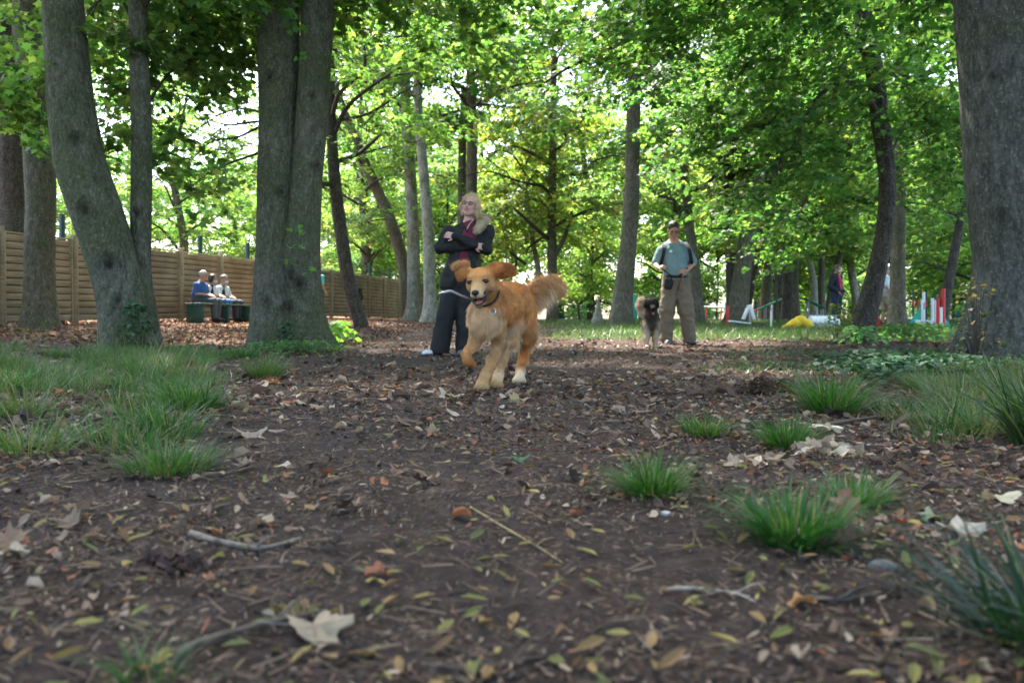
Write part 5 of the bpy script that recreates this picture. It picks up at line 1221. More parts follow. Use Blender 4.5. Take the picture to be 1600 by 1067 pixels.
def mesh_fence(name, label, a, b, n, h, mt, z0=0, wire=.002, gap=.10, postw=.05, zf=None):
    a = np.array([*a, 0.]); b = np.array([*b, 0.]); ra = gz(a[0], a[1])[0]; root = thing(name, label, 'fence', (a[0], a[1], ra)); pm = None
    for i in range(n+1):
        q = a+(b-a)*i/n
        if pm is None: pm = mesh_from('post', mc(box((0, 0, h/2-.1), (postw, postw, h+.2), None, .006)+box((0, 0, h+.01), (postw+.012, postw+.012, .02), None, .004))); pm.materials.append(mt)
        o = obj('post', pm, None, root); o.location = (q[0]-a[0], q[1]-a[1], gz(q[0], q[1])[0]-ra); o.rotation_euler = (0, 0, math.atan2(b[1]-a[1], b[0]-a[0]))
    for i in range(n):
        q0 = a+(b-a)*i/n; q1 = a+(b-a)*(i+1)/n; L_ = np.linalg.norm(q1-q0); g = []
        nh = int(h/.2)
        for k in range(nh+1): z = z0+.05+k*(h-z0-.08)/nh; g += box((L_/2, 0, z), (L_-postw, wire*3, wire*3.4))
        nv = int(L_/gap)
        for k in range(1, nv): g += box((k*L_/nv, 0, z0+(h-z0)/2), (wire*2.4, wire*2.4, h-z0-.04))
        o = obj('mesh_panel', mesh_from('mesh_panel', mc(g), False), mt, root); o.location = (q0[0]-a[0], q0[1]-a[1], gz(*q0[:2])[0]-ra); o.rotation_euler = (0, 0, math.atan2(b[1]-a[1], b[0]-a[0]))
nrmf = np.array([-fdir[1], fdir[0], 0])
a = A0+nrmf*.55-fdir*3; b = A0+nrmf*.55+fdir*36
mesh_fence('mesh_fence', 'dark green wire mesh fence whose posts rise behind the wooden panels', a[:2], b[:2], 15, 2.35, M_green, z0=1.6, postw=.09)
q0, q1 = W(868, 500, 43)[:2], W(938, 500, 41)[:2]
mesh_fence('mesh_fence', 'teal wire mesh fence low beyond the orange leaf patch', q0, W(1290, 500, 48)[:2], 8, 1.05, M_teal, wire=.006, gap=.12, postw=.09)
q0 = W(1400, 500, 44)[:2]; mesh_fence('mesh_fence', 'green fence in the clearing seen right of the straight slim trunk', q0, W(1640, 500, 40)[:2], 5, 1.5, M_teal, wire=.007, gap=.11, postw=.09)
# bench
zb = float(gz(-7.9, 20.3)[0])
bdir = nrm(np.array([.16, 1, 0])); bx0 = W(296, 500, 18.9); broot = thing('bench', 'dark green slatted park bench by the wooden fence under the three seated people', 'bench', (bx0[0]-.05, bx0[1], zb)); broot.rotation_euler = (0, 0, math.atan2(bdir[1], bdir[0]))
M_bench = m_simple('bench_green', (.010, .055, .045), .5, .15, 12, .1)
obj('seat', mesh_from('seat', mc(sum([box((1.15, -.02-.11*k, .44), (2.5, .095, .035), None, .006) for k in range(4)], []))), M_bench, broot)
for xk in (.02, 1.2, 2.3):
    obj('leg', mesh_from('leg', mc(box((xk, -.19, .20), (.09 if xk else .10, .42, .43), None, .01))), M_bench, broot)
# shopping bag beside bench
x, d = W(372, 500, 22)[0], 22.; s = SDF(); s.rbox((0, 0, .16), (.16, .10, .16), .04); s.cone((-.08, 0, .3), (.08, 0, .33), .03, .03, k=.05)
o = obj('bag', s.build(.015, folds(.01, 3)) and mesh_from('bag', [(*SDF.build(s, .015, folds(.01, 3)), None)]), m_simple('bag_cloth', (.35, .15, .08), .7, .4, 8, .2)); o.location = (x, d, gz(x, d)[0]); tag(o, 'small orange and pale bag on the ground right of the bench', 'bag')
# --- dog agility course
def at(px, d, name, label, cat):
    x = (px-800)/FPX*d; z = gz(x, d)[0]; return thing(name, label, cat, (x, d, z)), FPX/d
M_white = m_simple('white_paint', (.72, .74, .76), .5, .08, 15, .05); M_red = m_simple('red_paint', (.55, .03, .03), .5, .12, 12, .05)
M_yel = m_simple('yellow_fabric', (.72, .48, .02), .6, .15, 8, .2); M_gr2 = m_simple('ramp_green', (.02, .22, .14), .55, .15, 10, .1); M_tq = m_simple('turquoise_panel', (.03, .38, .30), .55, .15, 10, .05)
M_dkm = m_simple('dark_metal', (.03, .03, .035), .45, .1, 20, 0); M_grey = m_simple('grey_metal', (.32, .33, .35), .45, .1, 20, 0)
r_, s_ = at(1137, 23, 'marker_post', 'red upright board of a jump left of the wide leaning trunk', 'jump post')
obj('board', mesh_from('board', mc(box((0, 0, .27), (.075, .05, .54), rotm('Y', 3), .006)+box((.015, 0, .55), (.10, .05, .05), rotm('Y', 25), .006))), M_red, r_); obj('foot', mesh_from('foot', mc(box((0, 0, .02), (.10, .36, .04), None, .004))), M_red, r_)
r_, s_ = at(1112, 30, 'hurdle', 'low hurdle with a white bar behind the legs of the man', 'hurdle')
obj('bar', mesh_from('bar', mc(tube(np.array([[-.48, 0, .60], [.0, 0, .56], [.48, 0, .56]]), [.03]*3, seg=8))), M_white, r_)
for x in (-.5, .5): obj('upright', mesh_from('upright', mc(box((x, 0, .36), (.05, .05, .76), None, .005)+box((x, 0, .02), (.05, .5, .04), None, .005))), M_white, r_)
for x in (-.2, .35): obj('brace', mesh_from('brace', mc(box((x, 0, .28), (.035, .035, .56), rotm('Y', 8), .004))), M_red, r_)
r_, s_ = at(1172, 22.5, 'hurdle', 'white A shaped jump with two leaning boards on the grass', 'hurdle')
obj('board', mesh_from('board', mc(box((.03, 0, .42), (.085, .25, .42), rotm('Y', -16), .006))), M_white, r_); obj('board', mesh_from('board', mc(box((-.10, .1, .38), (.06, .22, .36), rotm('Y', 22), .006))), M_white, r_)
obj('upright', mesh_from('upright', mc(box((-.02, -.05, .25), (.05, .04, .5), None, .005))), M_grey, r_)
r_, s_ = at(1166, 21, 'platform', 'low tilting white and black plank platform before the A shaped jump', 'platform')
obj('plank', mesh_from('plank', mc(box((-.18, 0, .17), (.52, .35, .035), rotm('Y', 7), .006))), M_white, r_); obj('plank', mesh_from('plank', mc(box((.26, .05, .14), (.40, .35, .035), rotm('Y', 2), .006))), M_dkm, r_); obj('support', mesh_from('support', mc(box((-.15, 0, .06), (.42, .3, .12), None, .006))), M_dkm, r_); obj('support', mesh_from('support', mc(box((.3, .05, .05), (.3, .25, .11), None, .006))), M_dkm, r_)
# dog walk: ramp up, flat over trunks, ramp down
r_, s_ = at(1240, 31, 'dog_walk', 'green ramp rising to a peak behind two trunks and coming down by the yellow cloth', 'ramp')
def plank(p, q, wd_, th, nm, mt):
    p, q = np.array(p, float), np.array(q, float); L_ = np.linalg.norm(q-p); a_ = math.degrees(math.atan2(q[2]-p[2], q[0]-p[0])); g = box((0, 0, 0), (L_, wd_, th), rotm('Y', -a_), .006)
    for k in range(1, 9): g += box((p+(q-p)*k/9)-(p+q)/2+np.array([0, 0, th*.6]), (.03, wd_-.02, .014), rotm('Y', -a_), .003)
    o = obj(nm, mesh_from(nm, mc(g)), mt, r_); o.location = tuple((p+q)/2); return o
plank((-1.42, 0, .46), (-.45, 0, .88), .30, .05, 'ramp', M_gr2); plank((.45, 0, .88), (1.2, 0, .50), .30, .05, 'ramp', M_gr2); plank((-.42, 0, .89), (.42, 0, .89), .30, .05, 'bridge', M_gr2)
o = plank((-1.62, 0, .37), (-1.44, 0, .45), .30, .05, 'ramp_end', M_red)
for x, h_ in ((-1.1, .58), (-.85, .68), (.55, .82), (1.1, .5), (-1.5, .40)): obj('leg', mesh_from('leg', mc(box((x, -.1, h_/2), (.045, .045, h_), None, .004)+box((x, .12, h_/2), (.045, .045, h_), None, .004))), M_grey, r_)
r_, s_ = at(1205, 21.5, 'slalom_pole', 'short white pole standing in the grass below the green ramp', 'pole')
obj('pole', mesh_from('pole', mc(tube(np.array([[0, 0, 0], [0, 0, .46]]), [.025, .025], seg=10))), M_white, r_); obj('base', mesh_from('base', mc(box((0, 0, .012), (.18, .18, .024), None, .004))), M_dkm, r_)
x, d = W(1250, 500, 20.6)[0], 20.6; s = SDF(); s.chain([(-.42, 0, .03), (-.15, 0, .12), (.02, .02, .22), (.22, 0, .10)], [.04, .11, .10, .12], k=.1); s.rbox((0, 0, -.15), (1, 1, .15), .0, k=.01, sub=True)
o = obj('tunnel_cloth', mesh_from('tunnel_cloth', [(*s.build(.015, folds(.03, 7, 8, 8)), None)]), M_yel); o.location = (x, d, gz(x, d)[0]); tag(o, 'crumpled yellow tunnel cloth lying in the grass', 'tunnel cloth')
r_, s_ = at(1285, 20.9, 'weight_bag_frame', 'low white frame with a dark wavy line beside the yellow cloth', 'tunnel')
obj('tube', mesh_from('tube', mc(tube(np.array([[-.32, 0, .15], [.0, 0, .15], [.40, .05, .14]]), [.17, .17, .17], seg=20, spacing=.03, disp=lambda th, al, Q, rr: rr*(1+.05*np.sin(al*60))))), M_white, r_)
g = [];  zz = np.linspace(-.3, .36, 16)
g = tube(np.array([[z_, -.15-.028, .12+.03*math.sin(i*1.9)] for i, z_ in enumerate(zz)]), [.008]*16, seg=5); obj('cord', mesh_from('cord', mc(g)), M_dkm, r_)
obj('top_rail', mesh_from('top_rail', mc(tube(np.array([[-.36, 0, .335], [.42, .05, .325]]), [.013]*2, seg=6))), M_grey, r_)
r_, s_ = at(1366, 17.5, 'cone_wing', 'red wedge shaped wing board between the two right trunks', 'jump wing')
me_ = np.array([[-.09, 0, 0], [.17, 0, 0], [.11, 0, .33], [.07, 0, .35]]); vv = np.vstack([me_+[0, -.02, 0], me_+[0, .02, 0]])
ff = np.array([[0, 1, 2, 3], [7, 6, 5, 4], [0, 4, 5, 1], [1, 5, 6, 2], [2, 6, 7, 3], [3, 7, 4, 0]]); obj('board', mesh_from('board', [(vv, ff, None)], False), M_red, r_); obj('foot', mesh_from('foot', mc(box((.03, 0, .012), (.05, .3, .025), None, .003))), M_red, r_)
def wing(px, d, flip, label, mt, h=.62, w_=.42):
    r_, _ = at(px, d, 'jump_wing', label, 'jump wing'); me_ = np.array([[0, 0, .04], [w_, 0, .04], [w_*.95, 0, h], [w_*.75, 0, h*.72], [w_*.35, 0, h*.38]])*np.array([flip, 1, 1]); vv = np.vstack([me_+[0, -.015, 0], me_+[0, .015, 0]]); n = 5
    ff = [[i, (i+1) % n, (i+1) % n+n, i+n] for i in range(n)]; ft = [[0, 1, 2, 3, 4], [9, 8, 7, 6, 5]]
    obj('panel', mesh_from('panel', [(vv, np.array(ff), None), (vv, np.array(ft), None)], False), mt, r_); obj('upright', mesh_from('upright', mc(box((w_*flip, 0, h*.6), (.05, .05, h*1.2), None, .004)+box((w_*flip, 0, .02), (.05, .4, .04), None, .004))), M_white, r_)
wing(1416, 21.5, 1, 'turquoise jump wing right of the straight slim grey trunk', M_tq); wing(1486, 21.5, -1, 'turquoise jump wing left of the huge right trunk', M_tq)
def pole(px, d, h, rad, m1, label, base=True, band=None):
    r_, _ = at(px, d, 'slalom_pole', label, 'pole'); obj('pole', mesh_from('pole', mc(tube(np.array([[0, 0, 0], [0, 0, h]]), [rad]*2, seg=10))), m1, r_)
    obj('base', mesh_from('base', mc(box((0, 0, .012), (.22, .22, .024), None, .004))), M_dkm, r_)
    if band: obj('band', mesh_from('band', mc(tube(np.array([[0, 0, h*.5], [0, 0, h*.7]]), [rad+.004]*2, seg=10))), band, r_)
pole(1427, 26, 1.15, .028, M_green, 'dark thin pole, leftmost of the course poles right of the slim trunk', band=M_red)
pole(1434.5, 23.5, .78, .028, M_red, 'short red pole second from the slim trunk')
pole(1443, 22, .98, .042, M_white, 'white pole with a grey top in the middle of the course', band=M_grey)
pole(1447, 27, 1.15, .035, M_green, 'dark tall pole directly behind the white pole with grey top', band=M_red)
pole(1457, 21.5, .80, .042, M_white, 'white pole left of the two red ones')
pole(1465.5, 21, .80, .045, M_red, 'shorter red pole left of the tallest red pole')
pole(1473.5, 21, 1.05, .055, M_red, 'tallest red pole of the course, before the leaning dark trunk')
pole(1470.5, 20.6, .55, .035, M_white, 'low white pole at the foot of the tallest red pole')
r_, _ = at(1452, 21.2, 'ground_rail', 'low white rail with red ends lying between the turquoise wings', 'rail'); obj('rail', mesh_from('rail', mc(tube(np.array([[-.38, 0, .20], [.38, 0, .17]]), [.018]*2, seg=8))), M_white, r_); 
for x in (-.30, .0, .3): obj('foot', mesh_from('foot', mc(box((x, 0, .09), (.035, .2, .18), None, .004))), M_white, r_)
s = SDF(); s.cone((0, 0, -.05), (0, 0, .10), .23, .19, k=.05); s.cone((0, 0, .1), (.02, 0, .78), .18, .035, k=.05)
x, d = W(934, 500, 25)[0], 25.; o = obj('stone_cone', mesh_from('stone_cone', [(*s.build(.02, folds(.012, 2, 12, 12)), None)]), m_simple('old_stone', (.20, .19, .15), .9, .3, 9, .4)); o.location = (x, d, gz(x, d)[0]); tag(o, 'weathered pointed stone cone standing at the path edge left of the tall grey trunk', 'stone marker')
r_, _ = at(1012, 33, 'kennel_box', 'turquoise box like hut far behind the dark faced dog', 'hut')
obj('wall', mesh_from('wall', mc(box((-.55, 0, .45), (.12, .8, 1.3), None, .01)+box((.3, .2, .18), (1.3, .05, .36), None, .01))), M_tq, r_); obj('roof', mesh_from('roof', mc(box((-.1, 0, .80), (.7, .9, .04), rotm('Y', 20), .01))), M_white, r_)
r_, _ = at(826, 38, 'notice_board', 'small pale blue board by the foot of the crooked whitish trunk', 'board'); obj('panel', mesh_from('panel', mc(box((0, 0, .35), (.55, .05, .6), None, .01))), m_simple('pale_board', (.45, .60, .62), .6, .1, 10, 0), r_); obj('post', mesh_from('post', mc(box((-.3, 0, .4), (.05, .06, .9), None, .005)+box((.3, 0, .4), (.05, .06, .9), None, .005))), M_teal, r_)
# ================================================================== LITTER
rl = np.random.default_rng(77)
def path_pts(n, dmin, dmax, side=1.15, bias=1.0):
    """points with density falling with distance"""
    d = dmin*(dmax/dmin)**(rl.uniform(0, 1, n)**bias); x = rl.uniform(-.66*side, .66*side, n)*d+rl.normal(0, .1, n)
    return x, d
def lay(shape, face, x, y, S, cols, lift=.004, tilt=.25):
    n = len(x); z = gz(x, y)+lift+rl.uniform(0, .006, n)
    X, Y, Z = axes(rl.uniform(0, 6.28, n), rl.normal(0, tilt, n), rl.normal(0, tilt, n))
    return scatter(shape, face, np.stack([x, y, z], -1), X, Y, Z, S, cols)
def pick(n, pal, sp=.25):
    pal = np.array(pal); return pal[rl.integers(0, len(pal), n)]*(1+rl.uniform(-sp, sp, (n, 1)))
BROWN = [(.065, .040, .032), (.10, .060, .043), (.045, .032, .028), (.15, .095, .065), (.08, .052, .042), (.19, .125, .085), (.040, .030, .028)]
TAN = [(.26, .19, .14), (.36, .28, .21), (.21, .145, .10), (.31, .23, .17)]
YEL = [(.22, .20, .055), (.28, .23, .07), (.16, .17, .045), (.25, .16, .06), (.11, .12, .04), (.20, .12, .05)]
RUST = [(.26, .10, .04), (.20, .08, .035), (.30, .14, .06)]
CHIP = np.array([[-.5, -.10, 0], [-.1, -.16, .03], [.5, -.05, -.01], [.45, .08, 0], [-.05, .15, .04], [-.5, .07, 0]]); CHIP_F = [[0, 1, 2, 3, 4, 5]]
CURL = np.array([[-.5, 0, .05], [-.2, .24, .12], [.2, .20, .10], [.5, 0, .0], [.2, -.20, .08], [-.2, -.24, .14], [0, 0, -.01]])
CURL_F = [[0, 6, 1], [1, 6, 2], [2, 6, 3], [3, 6, 4], [4, 6, 5], [5, 6, 0]]
MAPLE = np.array([[0, 0, 0], [-.48, .0, .02], [-.30, .16, .05], [-.42, .42, .10], [-.12, .30, .04], [.02, .52, .12], [.16, .26, .05], [.30, .30, .08], [.30, .14, .03], [.56, .0, .10],
                  [.30, -.14, .03], [.30, -.30, .09], [.16, -.26, .05], [.02, -.52, .10], [-.12, -.30, .03], [-.42, -.42, .12], [-.30, -.16, .05]])
MAPLE_F = [[0, i, i+1] for i in range(1, 16)]+[[0, 16, 1]]
def scrap(seed, K_=11, lob_=.06, asp=1.5, cup=.2):
    r = np.random.default_rng(seed); th = np.linspace(-math.pi, math.pi, K_, endpoint=False); rr = .40+r.normal(0, lob_, K_)
    z = cup*(np.sin(th*2+seed)*.4+np.abs(np.sin(th))*.5)+r.normal(0, .03, K_)
    V = np.vstack([[0, 0, 0], np.stack([np.cos(th)*rr*asp, np.sin(th)*rr, z], -1)]); return V, [[0, 1+i, 1+(i+1) % K_] for i in range(K_)]
SCR = [scrap(1, 11, .07, 1.3, .25), scrap(2, 9, .10, 1.6, .45), scrap(3, 13, .09, 1.1, .15), scrap(4, 8, .05, 2.0, .5)]
G = []
def maskc(x, y):  # thinner litter on trodden earth
    return fbm(np.stack([x, y, 0*x], -1)*1.1, 61, 3)
x, y = path_pts(70000, .75, 13, 1.25, .85); k = rl.uniform(-.7, .4, len(x)) < maskc(x, y)*1.6; x, y = x[k], y[k]
G.append(lay(CHIP, CHIP_F, x, y, rl.uniform(.005, .022, len(x))*np.clip(y/2.5, .6, 2.2), pick(len(x), BROWN), .002, .3))
x, y = path_pts(3800, .75, 13, 1.25, .8)
G.append(lay(CHIP, CHIP_F, x, y, rl.uniform(.008, .03, len(x))*np.clip(y/2.5, .6, 1.6), pick(len(x), TAN+RUST+YEL), .003, .35))
x, y = path_pts(7500, .75, 12, 1.25, .9); k = rl.uniform(-.5, .5, len(x)) < maskc(x, y)*1.4; x, y = x[k], y[k]
G.append(lay(CURL, CURL_F, x, y, rl.uniform(.013, .045, len(x))*np.clip(y/3, .6, 1.3), pick(len(x), BROWN+RUST+TAN), .004, .4))
x, y = path_pts(800, .75, 9, 1.2, 1.1); S_ = rl.uniform(.018, .036, len(x)); S3 = np.stack([S_*1.2, S_*.8, S_], -1)
G.append(lay(CURL, CURL_F, x, y, S3, pick(len(x), YEL), .005, .3))
x, y = path_pts(1300, 1.2, 14, 1.25, .55)
for q_, (sv, sf) in enumerate(SCR):
    u = slice(q_, None, 4); n_ = len(x[u]); G.append(lay(sv, sf, x[u], y[u], rl.uniform(.028, .075, n_)*np.clip(y[u]/4, .4, 1), pick(n_, TAN+TAN+BROWN+BROWN+RUST[:1]), .008, .35))
x, y = path_pts(11000, .75, 13, 1.25, .8); k = rl.uniform(-.6, .35, len(x)) < maskc(x, y)*1.6+.5*np.clip(np.abs(x)/y-.25, 0, .4)/.4-.1; x, y = x[k], y[k]
for q_, (sv, sf) in enumerate(SCR):
    u = slice(q_, None, 4); n_ = len(x[u]); G.append(lay(sv, sf, x[u], y[u], rl.uniform(.010, .030, n_)*np.clip(y[u]/2.5, .7, 1.5), pick(n_, TAN+BROWN+BROWN+RUST[:2]+YEL[:1]), .004, .4))
x, y = path_pts(45000, .7, 5, 1.2, 1.25); k = rl.uniform(-.8, .4, len(x)) < maskc(x, y)*1.5; x, y = x[k], y[k]
G.append(lay(CHIP, CHIP_F, x, y, rl.uniform(.004, .016, len(x)), pick(len(x), BROWN+BROWN+TAN), .002, .4))
x, y = path_pts(120, 1.2, 12, 1.25, .7); G.append(lay(MAPLE, MAPLE_F, x, y, rl.uniform(.04, .07, len(x))[:, None]*np.array([1, .8, 2.5]), pick(len(x), TAN+BROWN), .010, .4))
# heavier leaf fall by the fence and far down the path
n = 16000; x = rl.uniform(-11, -2.2, n); y = rl.uniform(10, 30, n)
G.append(lay(CURL, CURL_F, x, y, rl.uniform(.05, .11, n), pick(n, RUST[1:2]+BROWN+BROWN+[(.17, .085, .05), (.22, .12, .075)]), .006, .45))
n = 9000; x = rl.uniform(-6, 10, n); y = rl.uniform(9, 38, n)
G.append(lay(CURL, CURL_F, x, y, rl.uniform(.04, .10, n), pick(n, BROWN+TAN+RUST), .006, .4))
M_dead = m_leaf('dead_leaf', .18, tint=(1.3, 1.1, .8), rough=.6, spec=.25)
o = obj('leaf_litter', mesh_from('leaf_litter', G, False), M_dead); tag(o, 'scattered fallen leaves, seeds and bark chips all over the earth path', 'leaf litter', kind='stuff')
# crumbs of earth
n = 14000; x, y = path_pts(n, .75, 7, 1.2, .9)
CR = np.array([[.5, 0, 0], [-.4, .35, 0], [-.3, -.45, 0], [0, 0, .45], [.1, .4, .2]])
CR_F = [[0, 4, 3], [4, 1, 3], [1, 2, 3], [2, 0, 3]]
G = [lay(CR, CR_F, x, y, rl.uniform(.004, .016, n)*np.clip(y/2, .6, 1.6), pick(n, [(.06, .045, .042), (.10, .078, .07), (.045, .035, .032)]), -.002, .3)]
n = 5000; x, y = path_pts(n, .75, 9, 1.2, .9); z = gz(x, y)+.004; a = rl.uniform(0, 6.28, n); L = rl.uniform(.006, .030, n)
A = np.stack([x-np.cos(a)*L, y-np.sin(a)*L, z], -1); B = np.stack([x+np.cos(a)*L, y+np.sin(a)*L, z+rl.uniform(0, .012, n)], -1)
tv, tf, _ = twigs(A, B, rl.uniform(.0006, .0016, n)*np.clip(y/2, .8, 2), np.random.default_rng(4)) if False else (None, None, None)
def thin_sticks(A, B, w, cols):
    d = nrm(B-A); s = nrm(np.cross(d, [0, 0, 1.]))*w[:, None]; up = np.array([0, 0, 1.])*w[:, None]
    V = np.stack([A-s, A+s, A+up*1.6, B-s*.5, B+s*.5, B+up*.8], 1).reshape(-1, 3)
    f = np.array([[0, 3, 5, 2], [2, 5, 4, 1]]); return (V, (np.arange(len(A))[:, None, None]*6+f[None]).reshape(-1, 4), np.repeat(cols, 6, 0))
G.append(thin_sticks(A, B, rl.uniform(.0008, .002, n)*np.clip(y/2, .8, 2), pick(n, BROWN+TAN[2:3])))
o = obj('soil_crumbs', mesh_from('soil_crumbs', G, False), m_simple('crumb', (1, 1, 1), .9, .1, 60, 0, attr=True)); tag(o, 'loose crumbs of dark soil and tiny twigs on the path', 'soil', kind='stuff')

# ================================================================== GRASS
def blades(P, az, L, lean, droop, wd, cols, lev=5):
    n = len(P); t = np.linspace(0, 1, lev)[None]
    hz = L[:, None]*(lean[:, None]*t+droop[:, None]*t**2); vz = L[:, None]*(t*np.sqrt(np.maximum(1-lean**2, .05))[:, None]-.45*droop[:, None]*t**2.2)
    C = P[:, None]+np.stack([np.cos(az)[:, None]*hz, np.sin(az)[:, None]*hz, vz], -1)
    wv = wd[:, None]*np.array([.7, 1, .9, .6, .05])[None] if lev == 5 else wd[:, None]*np.linspace(1, .05, lev)[None]
    fa = az+np.pi/2+rl.normal(0, .5, n); s = np.stack([np.cos(fa), np.sin(fa), 0*fa], -1)[:, None]*wv[..., None]
    V = np.stack([C-s, C+s], 2).reshape(-1, 3)
    f = np.array([[2*i, 2*i+1, 2*i+3, 2*i+2] for i in range(lev-1)])
    F_ = (np.arange(n)[:, None, None]*2*lev+f[None]).reshape(-1, 4)
    return (V, F_, np.repeat(cols, 2*lev, 0))
GRS = [(.028, .102, .015), (.038, .130, .018), (.055, .150, .024), (.022, .080, .014), (.032, .105, .028)]
DRY = [(.14, .13, .065), (.20, .17, .10), (.09, .115, .045)]
M_grass = m_leaf('grass_blade', .35, tint=(1.5, 1.8, .7), rough=.4, spec=.4)
def tuft(px, py, r, h, n, label, pal=GRS, dry=.08, wd=.0024, name='grass_tuft', lean=(.15, .8), seed=0, d=None):
    n = int(n*1.3); wd = wd*.78; h = h*1.12
    if d is None:
        d = 3.
        for _ in range(12):
            x = (px-800)/FPX*d; d = FPX*(HC-gz(x, d)[0])/max(py-YH, 1)
    x = (px-800)/FPX*d; z = gz(x, d)[0]
    a = rl.uniform(0, 6.28, n); rr = r*.45*np.sqrt(rl.uniform(0, 1, n)); P = np.stack([np.cos(a)*rr, np.sin(a)*rr, -.01+0*a], -1)
    c = pick(n, pal, .25); m = rl.random(n) < dry; c[m] = pick(m.sum(), DRY)
    az = a+rl.normal(0, .5, n)
    g = blades(P, az, h*rl.uniform(.4, 1.2, n), rl.uniform(*lean, n)*np.clip(rr/(r*.45)+.2, 0, 1), rl.uniform(.05, .95, n)**1.3, wd*rl.uniform(.6, 1.3, n), c)
    o = obj(name, mesh_from(name, [g], True), M_grass); o.location = (x, d, z)
    tag(o, label, 'grass tuft'); return o
tuft(1020, 775, .085, .10, 300, 'bright green grass tuft alone on the bare path, nearest the middle')
tuft(1240, 848, .11, .105, 400, 'bright green grass tuft in the right foreground with a pale dead leaf standing against it')
tuft(1335, 790, .10, .085, 200, 'thin low grass tuft just behind and right of the brightest foreground tuft')
tuft(1228, 698, .13, .105, 320, 'small dark green grass tuft right of the flat pale wood chip', dry=.05)
tuft(1297, 646, .20, .20, 460, 'tall full grass tuft behind the small dark one, beside the ivy')
tuft(1100, 680, .13, .085, 240, 'small yellowish grass tuft by the pile of bark crumbs', pal=GRS+DRY[2:], dry=.2)
tuft(1645, 700, .22, .27, 300, 'tall coarse grass clump at the right edge in front of the huge trunk', pal=[(.016, .048, .014), (.024, .062, .018)], wd=.004, lean=(.05, .5))
tuft(1650, 1005, .15, .15, 240, 'dark blurred grass clump in the bottom right corner', pal=[(.010, .034, .018), (.016, .045, .022)], wd=.0026, lean=(.3, 1.0))
tuft(235, 1068, .06, .055, 46, 'few blurred grass blades at the bottom left edge', wd=.0016)
tuft(300, 640, .24, .15, 480, 'rightmost full green grass tuft of the left bank')
tuft(415, 590, .22, .18, 330, 'pale green grass tuft at the foot of the twin trunk', pal=GRS+DRY[2:], dry=.2)
tuft(265, 735, .20, .09, 330, 'low pale grass tuft at the near edge of the left bank', pal=GRS+DRY[2:], dry=.2)
tuft(520, 512, .9, .34, 420, 'grass clump right of the twin trunk at the path edge', wd=.008)
# grass cover as stuff
def patch(n, xr, yr, h, wd, dens, pal, dry=.12, lev=4, lean=(.1, .7)):
    x = rl.uniform(*xr, n); y = rl.uniform(*yr, n); m = dens(x, y) > rl.uniform(0, 1, n); x, y = x[m], y[m]; n = len(x)
    P = np.stack([x, y, gz(x, y)-.005], -1); c = pick(n, pal, .3); k = rl.random(n) < dry; c[k] = pick(k.sum(), DRY)
    cl = .5+.8*np.clip(fbm(P*np.array([2.2, 2.2, 0]), 71, 3)+.45, 0, 1)
    return blades(P, rl.uniform(0, 6.28, n), h*cl*rl.uniform(.5, 1.2, n), rl.uniform(*lean, n), rl.uniform(.05, .6, n), wd*rl.uniform(.6, 1.3, n), c, lev)
def dl(x, y):
    edge = -1.15-.115*(y-2)*1.0
    n = fbm(np.stack([x, y, 0*x], -1)*1.6, 81, 4)
    bx = -.28*y-.30
    return sstep((bx-x+n*.55)/.35)*sstep((n+.12)/.40)*sstep((y-2.05+n*.6)/.3)*(1-sstep((y-7.6-n)/1.0)*.75)
def dr(x, y):
    n = fbm(np.stack([x, y, 0*x], -1)*1.6, 83, 4)
    return sstep((x-(.45*y-.05)+n*.5)/.3)*sstep((y-2.3+n*.3)/.3)*(1-sstep((y-5.0)/.6))*sstep((n+.5)/.5)
def dfar(x, y):
    n = fbm(np.stack([x, y, 0*x], -1)*.8, 85, 3)
    return sstep((x-(.6)+n*1.5)/1.0)*sstep((y-13.4+n*.6)/.5)*sstep((n+.8)/.5)
def dmid(x, y):
    n = fbm(np.stack([x, y, 0*x], -1)*1.0, 87, 4)
    return sstep((x-.28*y+n*1.1)/.5)*sstep((n-.05)/.25)*.8
def dsp(x, y):
    n = fbm(np.stack([x, y, 0*x], -1)*1.3, 89, 4); return sstep((n-.32)/.15)*.5
def clumps(ncl, xr, yr, dens, h, wd, per, pal, dry, rad=.10):
    x = rl.uniform(*xr, ncl*12); y = rl.uniform(*yr, ncl*12); m = dens(x, y) > rl.uniform(.15, 1, len(x)); x, y = x[m][:ncl], y[m][:ncl]; nc = len(x)
    k = rl.integers(per//3, per*2, nc); idx = np.repeat(np.arange(nc), k); n = len(idx); hs = rl.uniform(.35, 1.25, nc)[idx]; rd = rad*rl.uniform(.4, 1.5, nc)[idx]
    a = rl.uniform(0, 6.28, n); rr = np.sqrt(rl.uniform(0, 1, n))*rd; P = np.stack([x[idx]+np.cos(a)*rr, y[idx]+np.sin(a)*rr, 0*a], -1); P[:, 2] = gz(P[:, 0], P[:, 1])-.006
    pc = np.array(pal)[rl.integers(0, len(pal), nc)][idx]*(1+rl.uniform(-.3, .3, (n, 1))); dm = rl.random(n) < (dry*rl.uniform(0, 2.5, nc))[idx]; pc[dm] = pick(dm.sum(), DRY)
    return blades(P, a+rl.normal(0, .7, n), h*hs*rl.uniform(.4, 1.2, n), rl.uniform(.1, .85, n)*np.clip(rr/rd+.25, 0, 1), rl.uniform(.05, 1.0, n)**1.3, wd*rl.uniform(.6, 1.3, n), pc)
